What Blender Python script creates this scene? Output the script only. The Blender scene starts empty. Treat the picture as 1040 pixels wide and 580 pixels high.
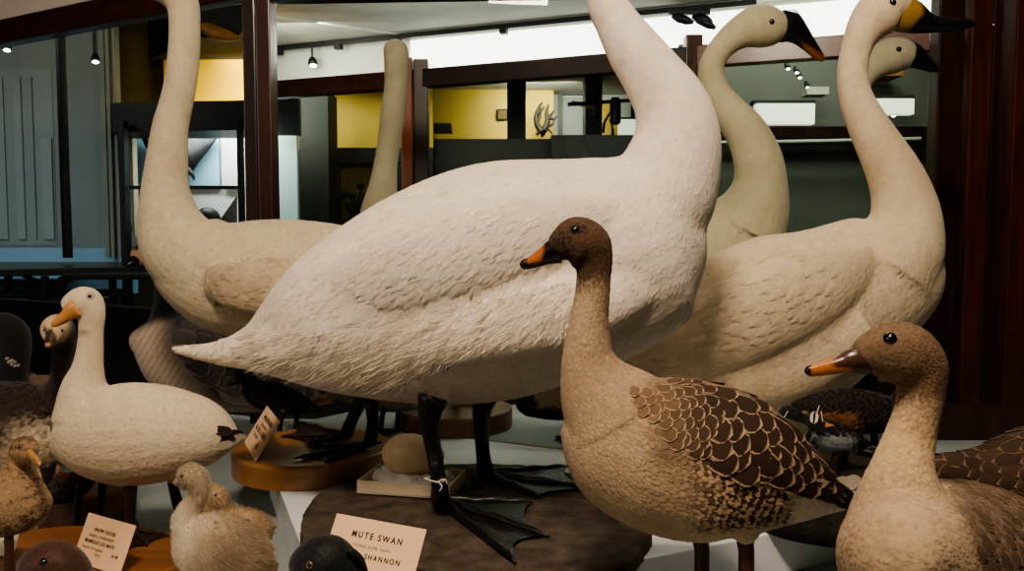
import bpy, bmesh, math, random
import numpy as np
from mathutils import Vector, Matrix
from mathutils.bvhtree import BVHTree

random.seed(7); RNG = np.random.default_rng(11)
SC = bpy.context.scene
COL = SC.collection
# ---------------------------------------------------------------- camera
F = 820.0; TH = math.atan(50/820.0)
CAM = np.array([0.0, 0.0, 1.36])
FW = np.array([0, math.cos(TH), -math.sin(TH)]); UP = np.array([0, math.sin(TH), math.cos(TH)]); RT = np.array([1.0, 0, 0])
cd = bpy.data.cameras.new('camera'); cam = bpy.data.objects.new('camera', cd); COL.objects.link(cam)
cam.location = CAM; cam.rotation_euler = (math.pi/2-TH, 0, 0)
cd.sensor_width = 36; cd.lens = 36*F/1040; cd.clip_start = 0.02; cd.clip_end = 60
SC.camera = cam

def ray(px, py): return FW + RT*((px-520)/F) + UP*((290-py)/F)
def P(px, py, Y):
    d = ray(px, py); return CAM + d*(Y/d[1])
def PZ(px, py, z):
    d = ray(px, py); return CAM + d*((z-CAM[2])/d[2])
def proj(v):
    r = np.asarray(v)-CAM; d = r@FW
    return 520+F*(r@RT)/d, 290-F*(r@UP)/d
def ss(a, b, x):
    t = np.clip((np.asarray(x, float)-a)/(b-a+1e-12), 0, 1); return t*t*(3-2*t)
def lin(c):
    c = np.asarray(c, float)/255.0
    return np.where(c <= .04045, c/12.92, ((c+.055)/1.055)**2.4)
def mixc(a, b, t):
    t = np.asarray(t)[..., None]; return np.asarray(a)*(1-t)+np.asarray(b)*t

# ---------------------------------------------------------------- materials
MATS = {}
def node_mat(name):
    m = bpy.data.materials.new(name); m.use_nodes = True
    nt = m.node_tree; nt.nodes.clear()
    out = nt.nodes.new('ShaderNodeOutputMaterial'); b = nt.nodes.new('ShaderNodeBsdfPrincipled')
    nt.links.new(b.outputs[0], out.inputs[0])
    return m, nt, b
def N(nt, typ, **kw):
    n = nt.nodes.new(typ)
    for k, v in kw.items(): setattr(n, k, v)
    return n
def mat(name, rgb, rough=.6, var=.12, scale=30, bump=.0, bscale=80, metal=0, spec=.4, emit=0, stretch=None, coat=0):
    """plain surface with procedural mottling and bump; rgb is sRGB 0-255"""
    if name in MATS: return MATS[name]
    m, nt, b = node_mat(name)
    c = lin(rgb)
    tc = N(nt, 'ShaderNodeTexCoord'); mp = N(nt, 'ShaderNodeMapping')
    nt.links.new(tc.outputs['Object'], mp.inputs[0])
    if stretch: mp.inputs['Scale'].default_value = stretch
    no = N(nt, 'ShaderNodeTexNoise'); no.inputs['Scale'].default_value = scale; no.inputs['Detail'].default_value = 6
    nt.links.new(mp.outputs[0], no.inputs['Vector'])
    cr = N(nt, 'ShaderNodeValToRGB')
    cr.color_ramp.elements[0].position = .3; cr.color_ramp.elements[1].position = .7
    cr.color_ramp.elements[0].color = (*np.clip(c*(1-var), 0, 1), 1); cr.color_ramp.elements[1].color = (*np.clip(c*(1+var), 0, 1), 1)
    nt.links.new(no.outputs[0], cr.inputs[0]); nt.links.new(cr.outputs[0], b.inputs['Base Color'])
    b.inputs['Roughness'].default_value = rough; b.inputs['Metallic'].default_value = metal
    b.inputs['Specular IOR Level'].default_value = spec
    if coat: b.inputs['Coat Weight'].default_value = coat; b.inputs['Coat Roughness'].default_value = .15
    if emit:
        nt.links.new(cr.outputs[0], b.inputs['Emission Color']); b.inputs['Emission Strength'].default_value = emit
    if bump:
        n2 = N(nt, 'ShaderNodeTexNoise'); n2.inputs['Scale'].default_value = bscale; n2.inputs['Detail'].default_value = 5
        nt.links.new(mp.outputs[0], n2.inputs['Vector'])
        bp = N(nt, 'ShaderNodeBump'); bp.inputs['Strength'].default_value = bump; bp.inputs['Distance'].default_value = .004
        nt.links.new(n2.outputs[0], bp.inputs['Height']); nt.links.new(bp.outputs[0], b.inputs['Normal'])
    MATS[name] = m; return m
def wood(name, rgb, rgb2, rough=.35, axis='X', scale=3, coat=.3, bump=.1):
    if name in MATS: return MATS[name]
    m, nt, b = node_mat(name)
    tc = N(nt, 'ShaderNodeTexCoord'); mp = N(nt, 'ShaderNodeMapping')
    s = {'X': (1, 12, 12), 'Y': (12, 1, 12), 'Z': (12, 12, 1)}[axis]; mp.inputs['Scale'].default_value = s
    nt.links.new(tc.outputs['Object'], mp.inputs[0])
    no = N(nt, 'ShaderNodeTexNoise'); no.inputs['Scale'].default_value = scale; no.inputs['Detail'].default_value = 8; no.inputs['Distortion'].default_value = 1.2
    nt.links.new(mp.outputs[0], no.inputs['Vector'])
    cr = N(nt, 'ShaderNodeValToRGB'); cr.color_ramp.elements[0].position = .32; cr.color_ramp.elements[1].position = .68
    cr.color_ramp.elements[0].color = (*lin(rgb), 1); cr.color_ramp.elements[1].color = (*lin(rgb2), 1)
    nt.links.new(no.outputs[0], cr.inputs[0]); nt.links.new(cr.outputs[0], b.inputs['Base Color'])
    b.inputs['Roughness'].default_value = rough; b.inputs['Coat Weight'].default_value = coat; b.inputs['Coat Roughness'].default_value = .2
    bp = N(nt, 'ShaderNodeBump'); bp.inputs['Strength'].default_value = bump; bp.inputs['Distance'].default_value = .002
    nt.links.new(no.outputs[0], bp.inputs['Height']); nt.links.new(bp.outputs[0], b.inputs['Normal'])
    MATS[name] = m; return m
def plumage_mat(name='plumage_skin', bscale=260, bump=.35, stretch=(1, 1, 1), mott=.16, rough=.85):
    """vertex-coloured skin of short feathers: fine mottling and stretched bump"""
    if name in MATS: return MATS[name]
    m, nt, b = node_mat(name)
    at = N(nt, 'ShaderNodeAttribute', attribute_name='fcol')
    tc = N(nt, 'ShaderNodeTexCoord'); mp = N(nt, 'ShaderNodeMapping'); mp.inputs['Scale'].default_value = stretch
    nt.links.new(tc.outputs['Object'], mp.inputs[0])
    no = N(nt, 'ShaderNodeTexNoise'); no.inputs['Scale'].default_value = bscale*.25; no.inputs['Detail'].default_value = 8; no.inputs['Roughness'].default_value = .7
    nt.links.new(mp.outputs[0], no.inputs['Vector'])
    mr = N(nt, 'ShaderNodeMapRange'); mr.inputs['To Min'].default_value = 1-mott; mr.inputs['To Max'].default_value = 1+mott
    mr.inputs['From Min'].default_value = .3; mr.inputs['From Max'].default_value = .7
    nt.links.new(no.outputs[0], mr.inputs[0])
    vm = N(nt, 'ShaderNodeVectorMath', operation='SCALE'); nt.links.new(at.outputs['Color'], vm.inputs[0]); nt.links.new(mr.outputs[0], vm.inputs['Scale'])
    nt.links.new(vm.outputs[0], b.inputs['Base Color'])
    b.inputs['Roughness'].default_value = rough; b.inputs['Specular IOR Level'].default_value = .2
    b.inputs['Sheen Weight'].default_value = .15; b.inputs['Sheen Roughness'].default_value = .6
    n2 = N(nt, 'ShaderNodeTexNoise'); n2.inputs['Scale'].default_value = bscale; n2.inputs['Detail'].default_value = 4
    nt.links.new(mp.outputs[0], n2.inputs['Vector'])
    n3 = N(nt, 'ShaderNodeTexVoronoi'); n3.inputs['Scale'].default_value = bscale*.45
    nt.links.new(mp.outputs[0], n3.inputs['Vector'])
    ad = N(nt, 'ShaderNodeMath', operation='ADD'); nt.links.new(n2.outputs[0], ad.inputs[0]); nt.links.new(n3.outputs['Distance'], ad.inputs[1])
    bp = N(nt, 'ShaderNodeBump'); bp.inputs['Strength'].default_value = bump; bp.inputs['Distance'].default_value = .002
    nt.links.new(ad.outputs[0], bp.inputs['Height']); nt.links.new(bp.outputs[0], b.inputs['Normal'])
    MATS[name] = m; return m
def feather_mat(name='feather_vane', rough=.75):
    """fcol = vane colour, ecol = fringe colour, fuv = (across, along, fringe strength)"""
    if name in MATS: return MATS[name]
    m, nt, b = node_mat(name)
    a1 = N(nt, 'ShaderNodeAttribute', attribute_name='fcol'); a2 = N(nt, 'ShaderNodeAttribute', attribute_name='ecol'); a3 = N(nt, 'ShaderNodeAttribute', attribute_name='fuv')
    sx = N(nt, 'ShaderNodeSeparateXYZ'); nt.links.new(a3.outputs['Vector'], sx.inputs[0])
    ab = N(nt, 'ShaderNodeMath', operation='ABSOLUTE'); nt.links.new(sx.outputs[0], ab.inputs[0])
    tc = N(nt, 'ShaderNodeTexCoord'); nz = N(nt, 'ShaderNodeTexNoise'); nz.inputs['Scale'].default_value = 320; nz.inputs['Detail'].default_value = 3; nt.links.new(tc.outputs['Object'], nz.inputs['Vector'])
    nm = N(nt, 'ShaderNodeMath', operation='MULTIPLY_ADD'); nm.inputs[1].default_value = .28; nm.inputs[2].default_value = -.14; nt.links.new(nz.outputs[0], nm.inputs[0])
    a0 = ab; ab = N(nt, 'ShaderNodeMath', operation='ADD'); nt.links.new(a0.outputs[0], ab.inputs[0]); nt.links.new(nm.outputs[0], ab.inputs[1])
    tt = N(nt, 'ShaderNodeMath', operation='MULTIPLY_ADD'); tt.inputs[1].default_value = .35; nt.links.new(nm.outputs[0], tt.inputs[0]); nt.links.new(sx.outputs[1], tt.inputs[2])
    e1 = N(nt, 'ShaderNodeMapRange', interpolation_type='SMOOTHSTEP'); e1.inputs['From Min'].default_value = .80; e1.inputs['From Max'].default_value = .95
    nt.links.new(ab.outputs[0], e1.inputs[0])
    e2 = N(nt, 'ShaderNodeMapRange', interpolation_type='SMOOTHSTEP'); e2.inputs['From Min'].default_value = .905; e2.inputs['From Max'].default_value = .965
    nt.links.new(tt.outputs[0], e2.inputs[0])
    mx = N(nt, 'ShaderNodeMath', operation='MAXIMUM'); nt.links.new(e1.outputs[0], mx.inputs[0]); nt.links.new(e2.outputs[0], mx.inputs[1])
    mu = N(nt, 'ShaderNodeMath', operation='MULTIPLY'); nt.links.new(mx.outputs[0], mu.inputs[0]); nt.links.new(sx.outputs[2], mu.inputs[1])
    mix = N(nt, 'ShaderNodeMix', data_type='RGBA'); nt.links.new(mu.outputs[0], mix.inputs[0]); nt.links.new(a1.outputs['Color'], mix.inputs[6]); nt.links.new(a2.outputs['Color'], mix.inputs[7])
    nt.links.new(mix.outputs[2], b.inputs['Base Color'])
    b.inputs['Roughness'].default_value = rough; b.inputs['Specular IOR Level'].default_value = .2
    # barbs: oblique fine ridges either side of the shaft
    s1 = N(nt, 'ShaderNodeMath', operation='MULTIPLY'); s1.inputs[1].default_value = 14; nt.links.new(a0.outputs[0], s1.inputs[0])
    s2 = N(nt, 'ShaderNodeMath', operation='MULTIPLY'); s2.inputs[1].default_value = -60; nt.links.new(sx.outputs[1], s2.inputs[0])
    s3 = N(nt, 'ShaderNodeMath', operation='ADD'); nt.links.new(s1.outputs[0], s3.inputs[0]); nt.links.new(s2.outputs[0], s3.inputs[1])
    sn = N(nt, 'ShaderNodeMath', operation='SINE'); nt.links.new(s3.outputs[0], sn.inputs[0])
    bp = N(nt, 'ShaderNodeBump'); bp.inputs['Strength'].default_value = .12; bp.inputs['Distance'].default_value = .0008
    nt.links.new(sn.outputs[0], bp.inputs['Height']); nt.links.new(bp.outputs[0], b.inputs['Normal'])
    MATS[name] = m; return m
def col_mat(name, rough=.3, spec=.5, bump=.15, bscale=150, mott=.1):
    """vertex-coloured smooth horn or skin"""
    if name in MATS: return MATS[name]
    m = plumage_mat(name, bscale, bump, mott=mott, rough=rough)
    b = [n for n in m.node_tree.nodes if n.type == 'BSDF_PRINCIPLED'][0]
    b.inputs['Specular IOR Level'].default_value = spec; b.inputs['Sheen Weight'].default_value = 0
    return m

# ---------------------------------------------------------------- objects
def tag(o, label=None, cat=None, group=None, kind=None):
    for k, v in (('label', label), ('category', cat), ('group', group), ('kind', kind)):
        if v: o[k] = v
    return o
def empty(name, loc, label=None, cat=None, group=None, kind=None):
    o = bpy.data.objects.new(name, None); COL.objects.link(o); o.location = Vector(loc); o.empty_display_size = .05
    return tag(o, label, cat, group, kind)
def wloc(o):
    v = np.zeros(3)
    while o is not None: v = v+np.array(o.location); o = o.parent
    return v
def link_mesh(name, me, material, parent=None, smooth=True, origin=None):
    """vertices of me are in world space; they are moved to the parent's frame"""
    o = bpy.data.objects.new(name, me); COL.objects.link(o)
    if material and not me.materials: me.materials.append(material)
    if smooth and len(me.polygons): me.polygons.foreach_set('use_smooth', [True]*len(me.polygons))
    if parent is not None:
        o.parent = parent; off = wloc(parent)
    else:
        off = np.zeros(3) if origin is None else np.asarray(origin, float); o.location = Vector(off)
    me.transform(Matrix.Translation(Vector(-off))); me.update()
    return o
def mesh_from(name, V, Fc):
    me = bpy.data.meshes.new(name); me.from_pydata([tuple(v) for v in V], [], [tuple(f) for f in Fc]); me.update(); return me
def set_attr(me, name, arr):
    a = me.attributes.new(name, 'FLOAT_VECTOR', 'POINT'); a.data.foreach_set('vector', np.ascontiguousarray(arr, dtype=np.float32).ravel())
def verts_np(me):
    a = np.zeros(len(me.vertices)*3, dtype=np.float32); me.vertices.foreach_get('co', a); return a.reshape(-1, 3).astype(float)

def catmull(S, sub=6):
    S = np.asarray(S, float); n = len(S); out = []
    for i in range(n-1):
        p0 = S[i-1] if i > 0 else 2*S[0]-S[1]; p1 = S[i]; p2 = S[i+1]; p3 = S[i+2] if i+2 < n else 2*S[-1]-S[-2]
        for k in range(sub):
            t = k/sub
            out.append(.5*((2*p1)+(-p0+p2)*t+(2*p0-5*p1+4*p2-p3)*t*t+(-p0+3*p1-3*p2+p3)*t**3))
    out.append(S[-1]); return np.array(out)
def loft_w(C, ra, rb, seg=20, axis=None):
    """tube through world centres C with radii ra (across the spine, seen from the front) and rb (in depth)"""
    C = np.asarray(C, float); n = len(C)
    T = np.gradient(C, axis=0); T /= np.linalg.norm(T, axis=1)[:, None]+1e-12
    ref = np.array([0, 1.0, 0]) if axis is None else np.asarray(axis, float)
    A = np.cross(T[0], ref)
    if np.linalg.norm(A) < .35: A = np.cross(T[0], np.array([0.0, 0, 1]))
    A /= np.linalg.norm(A); V = []
    ang = np.linspace(0, 2*np.pi, seg, endpoint=False)
    for i in range(n):
        A = A-(A@T[i])*T[i]; A /= np.linalg.norm(A); B = np.cross(A, T[i])
        V.append(C[i]+np.outer(np.cos(ang)*max(ra[i], 2e-4), A)+np.outer(np.sin(ang)*max(rb[i], 2e-4), B))
    V = np.concatenate(V+[C[:1], C[-1:]]); Fc = []
    for i in range(n-1):
        for j in range(seg):
            a = i*seg+j; b = i*seg+(j+1) % seg; Fc.append((a, b, b+seg, a+seg))
    for j in range(seg):
        Fc.append((n*seg, (j+1) % seg, j)); Fc.append((n*seg+1, (n-1)*seg+j, (n-1)*seg+(j+1) % seg))
    return V, Fc
def loft_px(S, Y=None, ratio=.85, sub=6, seg=24):
    """stations (px, py, r) / (px, py, r, Y) / (px, py, r, Y, ratio) -> V, F, spine centres"""
    full = [(s[0], s[1], s[2], s[3] if len(s) > 3 and s[3] is not None else Y, s[4] if len(s) > 4 else ratio) for s in S]
    D = catmull(full, sub)
    C = np.array([P(d[0], d[1], d[3]) for d in D]); r = np.maximum(D[:, 2], .5)*D[:, 3]/F
    V, Fc = loft_w(C, r, r*D[:, 4], seg)
    return V, Fc, C
def join(parts):
    V = []; Fc = []; o = 0
    for p in parts:
        V.append(np.asarray(p[0], float)); Fc += [tuple(i+o for i in f) for f in p[1]]; o += len(p[0])
    return np.concatenate(V), Fc
def tube(pts, rad, seg=10, sub=4):
    D = catmull(np.column_stack([np.asarray(pts, float), np.asarray(rad, float)]), sub)
    return loft_w(D[:, :3], D[:, 3], D[:, 3], seg)
def box_between(lo, hi):
    (a, b, c), (d, e, f) = lo, hi
    V = [(a,b,c),(d,b,c),(d,e,c),(a,e,c),(a,b,f),(d,b,f),(d,e,f),(a,e,f)]
    return V, [(0,3,2,1),(4,5,6,7),(0,1,5,4),(1,2,6,5),(2,3,7,6),(3,0,4,7)]
def beam(p0, p1, w, h, up=(0, 0, 1)):
    """box beam from p0 to p1, w across and h along up"""
    p0 = np.asarray(p0, float); p1 = np.asarray(p1, float); t = p1-p0; t /= np.linalg.norm(t)
    u = np.asarray(up, float); u = u-(u@t)*t; u /= np.linalg.norm(u); s = np.cross(t, u)
    V = [p+a*s*w/2+b*u*h/2 for p in (p0, p1) for a, b in ((-1,-1),(1,-1),(1,1),(-1,1))]
    return V, [(0,1,2,3),(7,6,5,4),(0,4,5,1),(1,5,6,2),(2,6,7,3),(3,7,4,0)]
def bevel_mesh(me, w=.003, seg=2):
    bm = bmesh.new(); bm.from_mesh(me)
    bmesh.ops.recalc_face_normals(bm, faces=bm.faces)
    bmesh.ops.bevel(bm, geom=bm.edges[:], offset=w, segments=seg, profile=.6, affect='EDGES', clamp_overlap=True)
    bm.to_mesh(me); bm.free(); return me
def solid(name, vf, material, parent=None, bevel=.002, smooth=False, origin=None):
    me = mesh_from(name, *vf)
    if bevel: bevel_mesh(me, bevel)
    return link_mesh(name, me, material, parent, smooth, origin)
def prism(poly, z0, z1):
    n = len(poly); V = [(x, y, z0) for x, y in poly]+[(x, y, z1) for x, y in poly]
    return V, [tuple(range(n-1, -1, -1)), tuple(range(n, 2*n))]+[(i, (i+1) % n, n+(i+1) % n, n+i) for i in range(n)]
def remesh(V, Fc, voxel, smooth=6, factor=.5):
    me = mesh_from('tmp', V, Fc); o = bpy.data.objects.new('tmp', me); COL.objects.link(o)
    m = o.modifiers.new('r', 'REMESH'); m.mode = 'VOXEL'; m.voxel_size = voxel; m.adaptivity = 0
    s = o.modifiers.new('s', 'SMOOTH'); s.iterations = smooth; s.factor = factor
    dg = bpy.context.evaluated_depsgraph_get(); dg.update()
    out = bpy.data.meshes.new_from_object(o.evaluated_get(dg))
    bpy.data.objects.remove(o); bpy.data.meshes.remove(me)
    out.materials.clear(); return out
def sphere(c, r, seg=16, rings=10, sc=(1, 1, 1)):
    V = []; Fc = []
    for i in range(rings+1):
        t = math.pi*i/rings
        for j in range(seg):
            a = 2*math.pi*j/seg; V.append((c[0]+r*sc[0]*math.sin(t)*math.cos(a), c[1]+r*sc[1]*math.sin(t)*math.sin(a), c[2]+r*sc[2]*math.cos(t)))
    for i in range(rings):
        for j in range(seg):
            a = i*seg+j; b = i*seg+(j+1) % seg; Fc.append((a, a+seg, b+seg, b))
    return V, Fc

# ---------------------------------------------------------------- feathers
FT = np.array([0, .22, .48, .74, .9, 1.0]); FUW = np.array([-1, -.5, 0, .5, 1.0])
FPW = np.array([.45, .85, 1.0, .93, .62, .12]); BLUNT = np.array([.6, .9, 1.0, 1.0, .82, .34])
def in_poly(px, py, poly):
    inside = np.zeros(len(px), bool); n = len(poly)
    for i in range(n):
        x1, y1 = poly[i]; x2, y2 = poly[(i+1) % n]
        c = ((y1 > py) != (y2 > py)) & (px < (x2-x1)*(py-y1)/((y2-y1) or 1e-9)+x1); inside ^= c
    return inside
def feathers(bvh, pos, nor, flow, L, W, lift, fcol, ecol, edge, sink=.002, conform=True, dome=.25, prof=None):
    """many overlapping leaf-shaped feathers lying on a body; base tucked under, tip lifted"""
    n = len(pos)
    L, W, lift, edge = [np.broadcast_to(np.asarray(a, float), (n,)) for a in (L, W, lift, edge)]
    f = flow-(flow*nor).sum(1)[:, None]*nor; f /= np.linalg.norm(f, axis=1)[:, None]+1e-9
    s = np.cross(nor, f)
    nt, nu = len(FT), len(FUW); V = np.zeros((n, nt, nu, 3)); UV = np.zeros((n, nt, nu, 3))
    for i, t in enumerate(FT):
        for j, u in enumerate(FUW):
            w = (FPW if prof is None else prof)[i]*W; tt = t-.04*abs(u)*(t > .8)
            h = -sink+(lift+sink)*t**.8+(W*dome*(1-u*u)*.5 if conform else 0)
            q = pos+f*(L*tt)[:, None]+s*(w*u)[:, None]
            if conform:
                for k in range(n):
                    loc, no, _, _ = bvh.find_nearest(Vector(q[k]))
                    if loc is not None: q[k] = np.array(loc)+np.array(no)*h[k]
            else: q = q+nor*h[:, None]
            V[:, i, j] = q; UV[:, i, j] = np.stack([np.full(n, u), np.full(n, t), edge], 1)
    V = V.reshape(-1, 3); UV = UV.reshape(-1, 3)
    quad = np.array([(i*nu+j, i*nu+j+1, (i+1)*nu+j+1, (i+1)*nu+j) for i in range(nt-1) for j in range(nu-1)])
    Fc = (quad[None]+(np.arange(n)*nt*nu)[:, None, None]).reshape(-1, 4)
    return V, Fc, UV, np.repeat(np.broadcast_to(fcol, (n, 3)), nt*nu, 0), np.repeat(np.broadcast_to(ecol, (n, 3)), nt*nu, 0)
def feather_mesh(name, packs):
    Vs, Fs, U, C, E = [], [], [], [], []; o = 0
    for V, Fc, UV, fc, ec in packs:
        Vs.append(V); Fs.append(Fc+o); U.append(UV); C.append(fc); E.append(ec); o += len(V)
    V = np.concatenate(Vs); Fc = np.concatenate(Fs)
    me = bpy.data.meshes.new(name); me.vertices.add(len(V)); me.vertices.foreach_set('co', V.astype(np.float32).ravel())
    me.loops.add(Fc.size); me.polygons.add(len(Fc)); me.loops.foreach_set('vertex_index', Fc.ravel().astype(np.int32))
    me.polygons.foreach_set('loop_start', np.arange(0, Fc.size, 4, dtype=np.int32)); me.update(calc_edges=True)
    set_attr(me, 'fuv', np.concatenate(U)); set_attr(me, 'fcol', np.concatenate(C)); set_attr(me, 'ecol', np.concatenate(E))
    return me
def sample_surface(me, n, weight=None):
    """area-weighted points; weight(px,py,co,no) in 0..1"""
    me.calc_loop_triangles(); nt = len(me.loop_triangles)
    idx = np.zeros(nt*3, np.int32); me.loop_triangles.foreach_get('vertices', idx); idx = idx.reshape(-1, 3)
    V = verts_np(me); a, b, c = V[idx[:, 0]], V[idx[:, 1]], V[idx[:, 2]]
    cr = np.cross(b-a, c-a); area = np.linalg.norm(cr, axis=1)/2; no = cr/(2*area[:, None]+1e-15)
    w = area.copy(); ce = (a+b+c)/3
    if weight is not None:
        px, py = proj(ce); w = w*weight(px, py, ce, no)
    if w.sum() <= 0: return np.zeros((0, 3)), np.zeros((0, 3))
    k = RNG.choice(nt, n, p=w/w.sum()); r1, r2 = RNG.random(n), RNG.random(n); sq = np.sqrt(r1)
    pts = a[k]*(1-sq)[:, None]+b[k]*(sq*(1-r2))[:, None]+c[k]*(sq*r2)[:, None]
    return pts, no[k]
def thin_out(pts, d):
    """poisson-like thinning: keep points at least d apart (grid test)"""
    keep = []; grid = {}
    for i, p in enumerate(pts):
        k = tuple((p//d).astype(int)); ok = True
        for dx in (-1, 0, 1):
            for dy in (-1, 0, 1):
                for dz in (-1, 0, 1):
                    for j in grid.get((k[0]+dx, k[1]+dy, k[2]+dz), ()):
                        if ((pts[j]-p)**2).sum() < d*d: ok = False; break
                    if not ok: break
                if not ok: break
            if not ok: break
        if ok: keep.append(i); grid.setdefault(k, []).append(i)
    return np.array(keep, int)
def strands(me, n, length, wid, flow_fn, colfn, spread=.6):
    """downy fuzz: thin two-faced hairs standing off the skin"""
    pts, no = sample_surface(me, n)
    d = no*1.0+flow_fn(pts)*.9+RNG.normal(0, spread, (n, 3)); d /= np.linalg.norm(d, axis=1)[:, None]
    Lr = length*(.5+RNG.random(n)); side = np.cross(d, RNG.normal(0, 1, (n, 3))); side /= np.linalg.norm(side, axis=1)[:, None]
    base = pts-no*.001; mid = base+d*(Lr*.55)[:, None]; tip = base+(d*.8+flow_fn(pts)*.5)*Lr[:, None]
    V = np.stack([base-side*wid, base+side*wid, mid+side*wid*.7, mid-side*wid*.7, tip+side*wid*.15, tip-side*wid*.15], 1).reshape(-1, 3)
    q = np.array([(0, 1, 2, 3), (3, 2, 4, 5)]); Fc = (q[None]+(np.arange(n)*6)[:, None, None]).reshape(-1, 4)
    px, py = proj(pts); c = colfn(px, py, pts)*(0.85+.3*RNG.random(n))[:, None]
    U = np.zeros((len(V), 3)); return V, Fc, U, np.repeat(c, 6, 0), np.repeat(c, 6, 0)

# ---------------------------------------------------------------- birds
class Bird:
    def __init__(s, name, base, label, cat, group=None):
        s.root = empty(name, base, label, cat, group); s.C = []; s.T = []; s.parts = []
    def loft(s, S, Y=None, ratio=.85, flow=True, sub=6, seg=24):
        V, Fc, C = loft_px(S, Y, ratio, sub, seg); s.parts.append((V, Fc))
        if flow:
            T = np.gradient(C, axis=0); T /= np.linalg.norm(T, axis=1)[:, None]+1e-9; s.C.append(C); s.T.append(T)
        return s
    def ball(s, px, py, Y, r, sc=(1, 1, 1)):
        s.parts.append(sphere(P(px, py, Y), r*Y/F, 20, 14, sc)); return s
    def flow(s, pts):
        C = np.concatenate(s.C); T = np.concatenate(s.T); out = np.zeros_like(pts)
        for i in range(0, len(pts), 4000):
            q = pts[i:i+4000]; d = ((q[:, None]-C[None])**2).sum(2); w = 1/(d**2+1e-9); w /= w.sum(1)[:, None]; out[i:i+4000] = w@T
        return out
    def build(s, colfn, voxel=.004, smooth=8, material=None):
        me = remesh(*join(s.parts), voxel, smooth); s.me = me; V = verts_np(me); px, py = proj(V)
        no = np.zeros(len(V)*3, np.float32); me.vertex_normals.foreach_get('vector', no)
        set_attr(me, 'fcol', colfn(px, py, V, no.reshape(-1, 3).astype(float)))
        s.colfn = colfn; s.bvh = BVHTree.FromPolygons([Vector(v) for v in V], [tuple(p.vertices) for p in me.polygons])
        s.body = link_mesh('body', me.copy(), material or plumage_mat(), s.root); return s
    def coat(s, n, L, W, lift=.002, dist=None, weight=None, jit=.25, edge=0, ecol=None, colmul=None, sink=.002, droop=0, dome=.12, colvar=.06, flowfn=None, fcol=None):
        pts, no = sample_surface(s.me, n, weight)
        if dist:
            k = thin_out(pts, dist); pts, no = pts[k], no[k]
        m = len(pts); fl = (flowfn or s.flow)(pts)+RNG.normal(0, jit*.5, (m, 3))+np.array([0, 0, -droop])
        px, py = proj(pts); c = (s.colfn(px, py, pts, no) if fcol is None else fcol(px, py, pts, no))
        c = c*(1+RNG.normal(0, colvar, m))[:, None]
        if colmul: c = c*colmul
        f = lambda a: a(px, py) if callable(a) else a*(.8+.4*RNG.random(m))
        ec = c if ecol is None else (ecol(px, py) if callable(ecol) else np.broadcast_to(ecol, (m, 3)))
        return feathers(s.bvh, pts, no, fl, f(L), f(W), lift(px, py) if callable(lift) else np.full(m, lift), np.clip(c, 0, 1), ec, edge(px, py) if callable(edge) else edge, sink=sink, dome=dome)
    def plumage(s, packs, name='plumage', label=None):
        o = link_mesh(name, feather_mesh(name, packs), feather_mat(), s.root); o['kind'] = 'stuff'
        if label: o['label'] = label
        return o
    def hit(s, px, py):
        d = ray(px, py); d = d/np.linalg.norm(d); loc, no, i, dist = s.bvh.ray_cast(Vector(CAM), Vector(d))
        return (None, None) if loc is None else (np.array(loc), np.array(no))
    def eye(s, px, py, r, iris=None, ring=None, mirrorY=None, sinkf=.35):
        loc, no = s.hit(px, py)
        if loc is None: return
        pairs = [(loc, no)]
        if mirrorY is not None:
            l2 = loc.copy(); l2[1] = 2*mirrorY-loc[1]; a, b, _, _ = s.bvh.find_nearest(Vector(l2)); pairs.append((np.array(a), np.array(b)))
        for l, n in pairs:
            R = r*l[1]/F; e = link_mesh('eye', mesh_from('eye', *sphere(l-n*R*sinkf, R, 18, 12)), mat('eye_glass', (14, 9, 7), .06, .05, spec=.8), s.root)
            if iris:
                a = np.cross(n, [0, 0, 1.0]); a /= np.linalg.norm(a); b = np.cross(a, n); k = np.linspace(0, 2*np.pi, 24, endpoint=False)
                off = R*.62; rr = math.sqrt(max(R*R-off*off, 1e-9))
                pts = [l-n*R*sinkf+n*off+rr*(a*math.cos(t)+b*math.sin(t)) for t in k]
                V = []; Fc = []
                for i, p in enumerate(pts):
                    for j in range(6):
                        an = 2*math.pi*j/6; V.append(p+R*.16*(math.cos(an)*n+math.sin(an)*(p-(l-n*R*sinkf+n*off))/rr))
                for i in range(24):
                    for j in range(6): Fc.append((i*6+j, i*6+(j+1) % 6, ((i+1) % 24)*6+(j+1) % 6, ((i+1) % 24)*6+j))
                link_mesh('iris', mesh_from('iris', V, Fc), mat('iris_%d_%d_%d' % iris, iris, .3), e)
    def bill(s, S, Y, colfn, ratio=.8, name='bill', extra=(), voxel=None, rough=.28):
        V, Fc, C = loft_px(S, Y, ratio, 6, 20); parts = [(V, Fc)]
        for e in extra:
            v, f, _ = loft_px(e[0], Y, e[1], 6, 16); parts.append((v, f))
        r = np.mean([q[2] for q in S])*Y/F
        me = remesh(*join(parts), voxel or max(.0009, r*.14), 3); V = verts_np(me); px, py = proj(V); set_attr(me, 'fcol', colfn(px, py))
        return link_mesh(name, me, col_mat('horn_%d' % int(rough*100), rough), s.root)
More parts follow.
